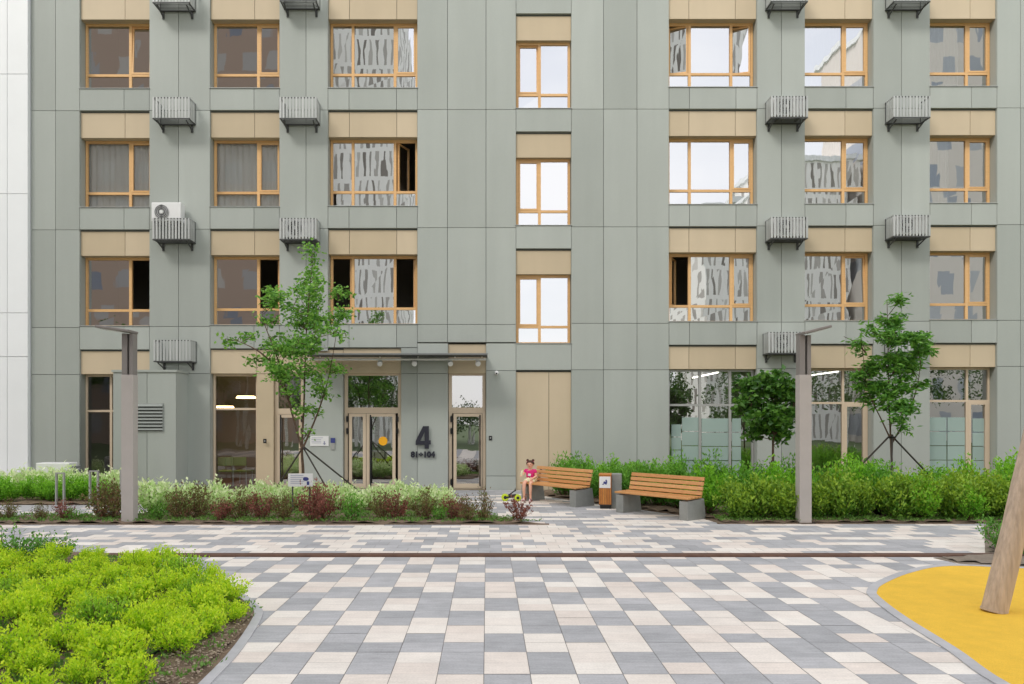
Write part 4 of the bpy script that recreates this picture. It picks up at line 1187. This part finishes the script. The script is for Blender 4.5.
# ------------------------------------------------------------------ trees
def tree(name, base_px, Y, leaders, clusters, leaf, lw, mats, seed, label, dens=.5, r0=.045, depth=1.0, group=None, tw=.007, droop=.0, bark='bark', spread=.10, squeeze=1.0):
    r = np.random.default_rng(seed); sc_ = F / Y
    bx = WX(base_px, Y)
    t = empty(name, (bx, Y, 0), 0, label, 'tree', group)
    def W(px, py, dy=0.0): return Vector((WX(px, Y) - bx, dy, WZ(py, Y)))
    wood = MB(); nodes = []
    for li, L in enumerate(leaders):
        pts = smooth3([W(p[0], p[1], (p[2] if len(p) > 2 else 0) + 0) for p in L], 5); n = len(pts)
        ra = r0 if li == 0 else r0 * .62
        rad = [max(ra * (1 - .85 * i / (n - 1)), .006) for i in range(n)]
        wood.tube(pts, rad, 8, cap=True)
        nodes += [(p, rad[i]) for i, p in enumerate(pts)]
    fol = MB(); P = []; Q = []
    br = MB()
    for (px, py, rx, ry) in clusters:
        px = base_px + (px - base_px) * squeeze
        c = W(px, py, r.normal(0, .35) * depth); rxw, ryw = rx / sc_ * squeeze, ry / sc_
        ns = max(3, int(rx * ry * .05) + 2); tot = rx * ry * dens
        for k in range(ns):
            v = r.normal(0, 1, 3); v /= np.linalg.norm(v); v *= r.uniform(.2, 1) ** .5
            s = c + Vector((v[0] * rxw, v[1] * rxw * depth, v[2] * ryw))
            cand = [(nd, ra, (nd - s).length + max(0, nd.z - s.z + .15) * 1.5) for nd, ra in nodes]
            nd, ra, _ = min(cand, key=lambda q: q[2])
            mid = (nd + s) * .5 + Vector((r.normal(0, .05), r.normal(0, .05), .05 + r.normal(0, .03)))
            pts = [nd, nd * .5 + mid * .5, mid, mid * .45 + s * .55, s]
            br.tube(pts, [min(ra * .6, tw * 1.6), tw * 1.2, tw, tw * .8, tw * .4], 5, cap=False)
            nodes.append((mid, tw)); nodes.append((mid * .45 + s * .55, tw * .8))
            m = int(tot / ns * r.uniform(.5, 1.5)) + 3
            u = r.uniform(.35, 1.08, m)
            B = np.array(mid)[None] * (1 - u)[:, None] + np.array(s)[None] * u[:, None] + r.normal(0, spread, (m, 3)) * np.array([1, 1, .6])
            d = r.normal(0, 1, (m, 3)); d[:, 2] = d[:, 2] * .45 - droop; P.append(B); Q.append(d)
    fol.leaves(np.concatenate(P), np.concatenate(Q), leaf, lw, r)
    n0 = len(wood.v); wood.v += br.v; wood.f += [tuple(i + n0 for i in q) for q in br.f]; wood.m += br.m; wood.t += br.t
    wood.build('trunk', [bark], t, smooth=True); fol.build('crown', mats, t)
    return t
def smooth3(P, n):
    out = []
    for i in range(len(P) - 1):
        p0 = P[max(i - 1, 0)]; p1 = P[i]; p2 = P[i + 1]; p3 = P[min(i + 2, len(P) - 1)]
        for k in range(n):
            t = k / n; out.append(.5 * ((2 * p1) + (-p0 + p2) * t + (2 * p0 - 5 * p1 + 4 * p2 - p3) * t * t + (-p0 + 3 * p1 - 3 * p2 + p3) * t ** 3))
    out.append(P[-1]); return out
TY = 16.2
tree('slender_tree', 303, TY, [[(303, 512), (303, 470), (302, 449), (303, 400, .1), (306, 330, .05), (313, 256)], [(302, 449), (289, 398, -.1), (282, 365, -.2), (266, 325, -.1), (262, 312)], [(302.5, 449), (317, 412, .1), (327, 375, .2), (338, 318, .1)], [(284, 372, -.2), (262, 352, -.3), (236, 340, -.2)]],
     [(316, 256, 8, 9), (308, 274, 13, 9), (268, 290, 9, 7), (283, 300, 16, 11), (320, 292, 18, 11), (338, 290, 9, 8), (300, 318, 26, 13), (262, 318, 14, 7), (240, 338, 15, 5), (228, 344, 7, 4), (275, 342, 22, 11), (312, 345, 26, 13), (343, 318, 10, 9), (346, 340, 8, 7), (266, 362, 13, 6), (300, 370, 26, 10), (332, 366, 12, 8), (292, 392, 11, 7), (322, 395, 9, 8), (312, 412, 7, 6), (302, 434, 5, 6), (346, 312, 6, 5), (250, 362, 7, 4), (290, 350, 18, 10), (305, 300, 16, 10), (318, 380, 12, 9), (284, 376, 12, 8), (300, 408, 7, 8), (326, 325, 14, 9)],
     .105, .062, ['leaf_tree'], 51, 'slender multi stemmed young tree with airy green crown left of the entrance', 1.35, .04)
tree('tall_ash', 892, TY, [[(892, 512), (892, 470), (891, 445), (889, 400), (888, 350), (887, 300)], [(891, 445), (903, 418, -.1), (913, 388, -.15), (919, 352, -.1)], [(891, 440), (884, 420, .1), (873, 390, .2), (866, 350, .15)], [(868, 352, .1), (858, 342, .1), (846, 336, .1)]],
     [(888, 302, 6, 7), (890, 319, 14, 9), (885, 338, 20, 11), (905, 343, 14, 11), (864, 345, 8, 6), (848, 333, 7, 6), (845, 343, 4, 4), (890, 362, 26, 12), (915, 364, 13, 11), (921, 350, 9, 7), (868, 370, 14, 9), (880, 385, 22, 10), (908, 385, 17, 10), (890, 400, 16, 9), (872, 398, 9, 7), (905, 405, 9, 7), (886, 418, 6, 7), (929, 360, 5, 4), (896, 428, 4, 5)],
     .15, .05, ['leaf_ash'], 52, 'tall young tree with feathery leaves in the right hedge', 2.3, .032, droop=.3, spread=.075, squeeze=.78)
tree('round_tree', 773, 16.0, [[(773, 512), (773, 470), (773, 440), (773, 410), (773, 378)], [(773, 438), (758, 420), (748, 402)], [(773, 436), (788, 418), (796, 400)]],
     [(772, 378, 12, 8), (755, 388, 13, 10), (790, 387, 12, 10), (772, 396, 18, 12), (748, 404, 13, 11), (797, 404, 9, 10), (775, 412, 20, 12), (755, 420, 12, 10), (790, 420, 13, 10), (773, 430, 18, 9), (760, 434, 9, 6), (787, 433, 9, 6)],
     .15, .1, ['leaf_ball'], 53, 'small round crowned tree left of the right lamp post', 1.7, .04, depth=.55, spread=.085)
def support(px, pyk, ends, Y, lab):
    x = WX(px, Y); zk = WZ(pyk, Y); t = empty('tree_support', (x, Y, 0), 0, lab, 'tree support', 'wooden tripods tied to the young trees')
    for ex, ey in ends:
        b = MB(); b.tube([(WX(ex, Y) - x, ey, -.05), ((WX(px, Y) - x), -.02 if ey < 0 else .05, zk + .05)], .019, 6); b.build('stake', ['stake'], t)
    b = MB(); P = [(.075 * math.cos(a), .075 * math.sin(a), zk) for a in np.linspace(0, 2 * math.pi, 13)]; b.tube(P, .014, 5, cap=False); b.build('strap', ['black_metal'], t)
support(303, 449, [(259, .2), (346, -.5), (380, .3)], TY, 'dark tripod of stakes holding the slender tree')
support(892, 437, [(822, .2), (875, -.6), (968, .2)], TY, 'dark tripod of stakes holding the tall feathery tree')
support(773, 463, [(763, .3), (790, .3), (773, -.4)], 16.0, 'low dark tripod of stakes holding the round tree')

# ------------------------------------------------------------------ behind the camera: what the glass mirrors, plus added shade for the facade
def facade_mat(name, wallc, winc, bw, rh, mort, off, rough=.3, ang=0, winc2=None):
    m = bpy.data.materials.new(name); m.use_nodes = True; nt = m.node_tree; N = nt.nodes; L = nt.links; b = N['Principled BSDF']
    tc = N.new('ShaderNodeTexCoord'); mp = N.new('ShaderNodeMapping'); mp.inputs['Rotation'].default_value = (R(90), R(ang), 0)
    L.new(tc.outputs['Object'], mp.inputs['Vector'])
    br = N.new('ShaderNodeTexBrick'); br.offset = off; br.inputs['Scale'].default_value = 1; br.inputs['Brick Width'].default_value = bw; br.inputs['Row Height'].default_value = rh
    br.inputs['Mortar Size'].default_value = mort; br.inputs['Color1'].default_value = lin(winc); br.inputs['Color2'].default_value = lin(winc2 or [c * .7 for c in winc]); br.inputs['Mortar'].default_value = lin(wallc)
    br.inputs['Bias'].default_value = 0
    L.new(mp.outputs[0], br.inputs['Vector']); L.new(br.outputs['Color'], b.inputs['Base Color']); b.inputs['Roughness'].default_value = rough
    MATS[name] = m
facade_mat('facade_brown', (150, 128, 114), (100, 106, 122), 2.9, 3.3, .85, .5, .6, 0, (164, 156, 150))
facade_mat('facade_white', (242, 240, 236), (122, 115, 108), .62, 2.7, .2, .5, .6, 14, (206, 202, 196))
facade_mat('facade_grey', (188, 186, 182), (92, 100, 112), 2.6, 3.2, .7, .3, .6)
facade_mat('facade_pink', (224, 216, 208), (140, 150, 166), 2.4, 3.3, .7, .5, .6, 0, (190, 192, 196))
def opposite(x0, x1, y0, h, m, lab):
    t = empty('opposite_building', ((x0 + x1) / 2, y0 - 6, 0), 0, lab, 'building'); w = (x1 - x0) / 2
    b = MB(); b.box(-w, w, -6, 6, -.1, h); b.build('wall', [m], t); b = MB(); b.box(-w - .2, w + .2, -6.2, 6.2, h + .003, h + .5); b.build('roof', ['panel_white'], t)
opposite(-84, -14.6, -26, 60, 'facade_brown', 'tall brown block facing the grey house across the square')  # height and width enlarged to keep the sun off the lower facade
opposite(-14.2, -8.2, -27, 60, 'facade_white', 'narrow white tower with slanted dark windows across the square')  # raised along with the brown block to shade the lower facade
opposite(20.5, 26.5, -28, 22.5, 'facade_white', 'white block with slanted dark windows across the square')
opposite(27.2, 35.5, -30, 27, 'facade_white', 'higher white block with slanted windows across the square')
opposite(36.2, 52, -27, 40, 'facade_pink', 'tall pinkish block across the square')
def back_tree(x, y, h, rx, seed, bark, lab):
    r = np.random.default_rng(seed); t = empty('birch_tree', (x, y, 0), 0, lab, 'tree', 'trees across the square')
    b = MB(); b.tube([(0, 0, 0), (.05, .05, h * .4), (.15, 0, h * .9)], [.13, .1, .03], 8); b.build('trunk', [bark], t)
    f = MB(); P = []; Q = []
    for k in range(22):
        v = r.normal(0, 1, 3); v /= np.linalg.norm(v); c = np.array([v[0] * rx * .8, v[1] * rx * .8, h * .66 + v[2] * h * .3]); m = 70
        P.append(c + r.normal(0, .3, (m, 3))); Q.append(r.normal(0, 1, (m, 3)))
    f.leaves(np.concatenate(P), np.concatenate(Q), .22, .14, r); f.build('crown', ['leaf_birch'], t)
k = 0
for x, y, h, rx in ((-11.6, -13, 8, 1.6), (-10.2, -13.6, 8.5, 1.7), (-9.1, -12.6, 8, 1.6), (-8.0, -13.4, 8.4, 1.6), (-6.9, -12.8, 7.6, 1.5), (-19, -15, 8, 2), (-15, -15, 8, 2), (24.5, -15, 8, 2.4), (28, -15, 8.5, 2.4), (33, -15, 7.6, 2.4), (-4, -19, 3.4, 1.8), (-1.2, -20, 3.2, 1.8), (19, -17, 5.5, 2), (-30, -11, 8, 2.6), (-26, -10.5, 8.5, 2.6), (-22.5, -11.5, 8, 2.4), (-17, -10.5, 7.5, 2.2), (13, -12, 5.5, 1.6), (22, -11.5, 8, 2.5), (26, -10.5, 8, 2.5), (30.5, -11, 8, 2.6), (36, -11, 8, 2.6)):  # the nearer row, listed last, is added to darken the lower facade
    back_tree(x, y, h, rx, 900 + k, 'bark_birch', ('birch tree across the square', )[0] + ' standing ' + ('in the clump mirrored by the double door' if k < 5 else 'alone on the far lawn')); k += 1

# ------------------------------------------------------------------ camera, sky and sun
cam = bpy.data.cameras.new('camera'); co = bpy.data.objects.new('camera', cam); col.objects.link(co)
co.location = (0, 0, HC); co.rotation_euler = (R(90), 0, 0)
cam.sensor_width = 36; cam.lens = F / 1024 * 36; cam.shift_x = 25 / 1024; cam.shift_y = 79 / 1024; cam.clip_end = 1500; cam.clip_start = .05
sc.camera = co
EL, AZ = 44, 218         # the sun's height, and its bearing measured clockwise from +Y
w = bpy.data.worlds.new('World'); sc.world = w; w.use_nodes = True; nt = w.node_tree; N = nt.nodes; L = nt.links
sky = N.new('ShaderNodeTexSky'); sky.sky_type = 'NISHITA'; sky.sun_disc = False; sky.sun_elevation = R(EL); sky.sun_rotation = R(AZ); sky.air_density = 1.0; sky.dust_density = 2.0
tc = N.new('ShaderNodeTexCoord'); mp = N.new('ShaderNodeMapping'); mp.inputs['Scale'].default_value = (1, 1, 2.4); L.new(tc.outputs['Generated'], mp.inputs['Vector'])
nz = N.new('ShaderNodeTexNoise'); nz.inputs['Scale'].default_value = 2.2; nz.inputs['Detail'].default_value = 6; L.new(mp.outputs[0], nz.inputs['Vector'])
mr = N.new('ShaderNodeMapRange'); mr.inputs[1].default_value = .36; mr.inputs[2].default_value = .62; mr.inputs[3].default_value = .62; mr.inputs[4].default_value = .97; L.new(nz.outputs['Fac'], mr.inputs[0])
mx = N.new('ShaderNodeMix'); mx.data_type = 'RGBA'; L.new(mr.outputs[0], mx.inputs[0]); L.new(sky.outputs[0], mx.inputs[6]); mx.inputs[7].default_value = (8.9, 8.9, 9.1, 1)
L.new(mx.outputs[2], N['Background'].inputs['Color']); N['Background'].inputs['Strength'].default_value = .1
sl = bpy.data.lights.new('sun', 'SUN'); sl.energy = 1.5; sl.angle = R(20); sl.color = (1, .97, .93); so_ = bpy.data.objects.new('sun', sl); col.objects.link(so_)
az, el = R(AZ), R(EL)
sd = Vector((math.sin(az) * math.cos(el), math.cos(az) * math.cos(el), math.sin(el)))
so_.rotation_euler = sd.to_track_quat('Z', 'Y').to_euler()
vs = sc.view_settings; vs.view_transform = 'Standard'; vs.look = 'None'; vs.exposure = 0.88; vs.gamma = 1; vs.use_curve_mapping = False
sc.cycles.max_bounces = 8; sc.cycles.transparent_max_bounces = 12; sc.cycles.caustics_reflective = False; sc.cycles.caustics_refractive = False
sc.cycles.sample_clamp_indirect = 6
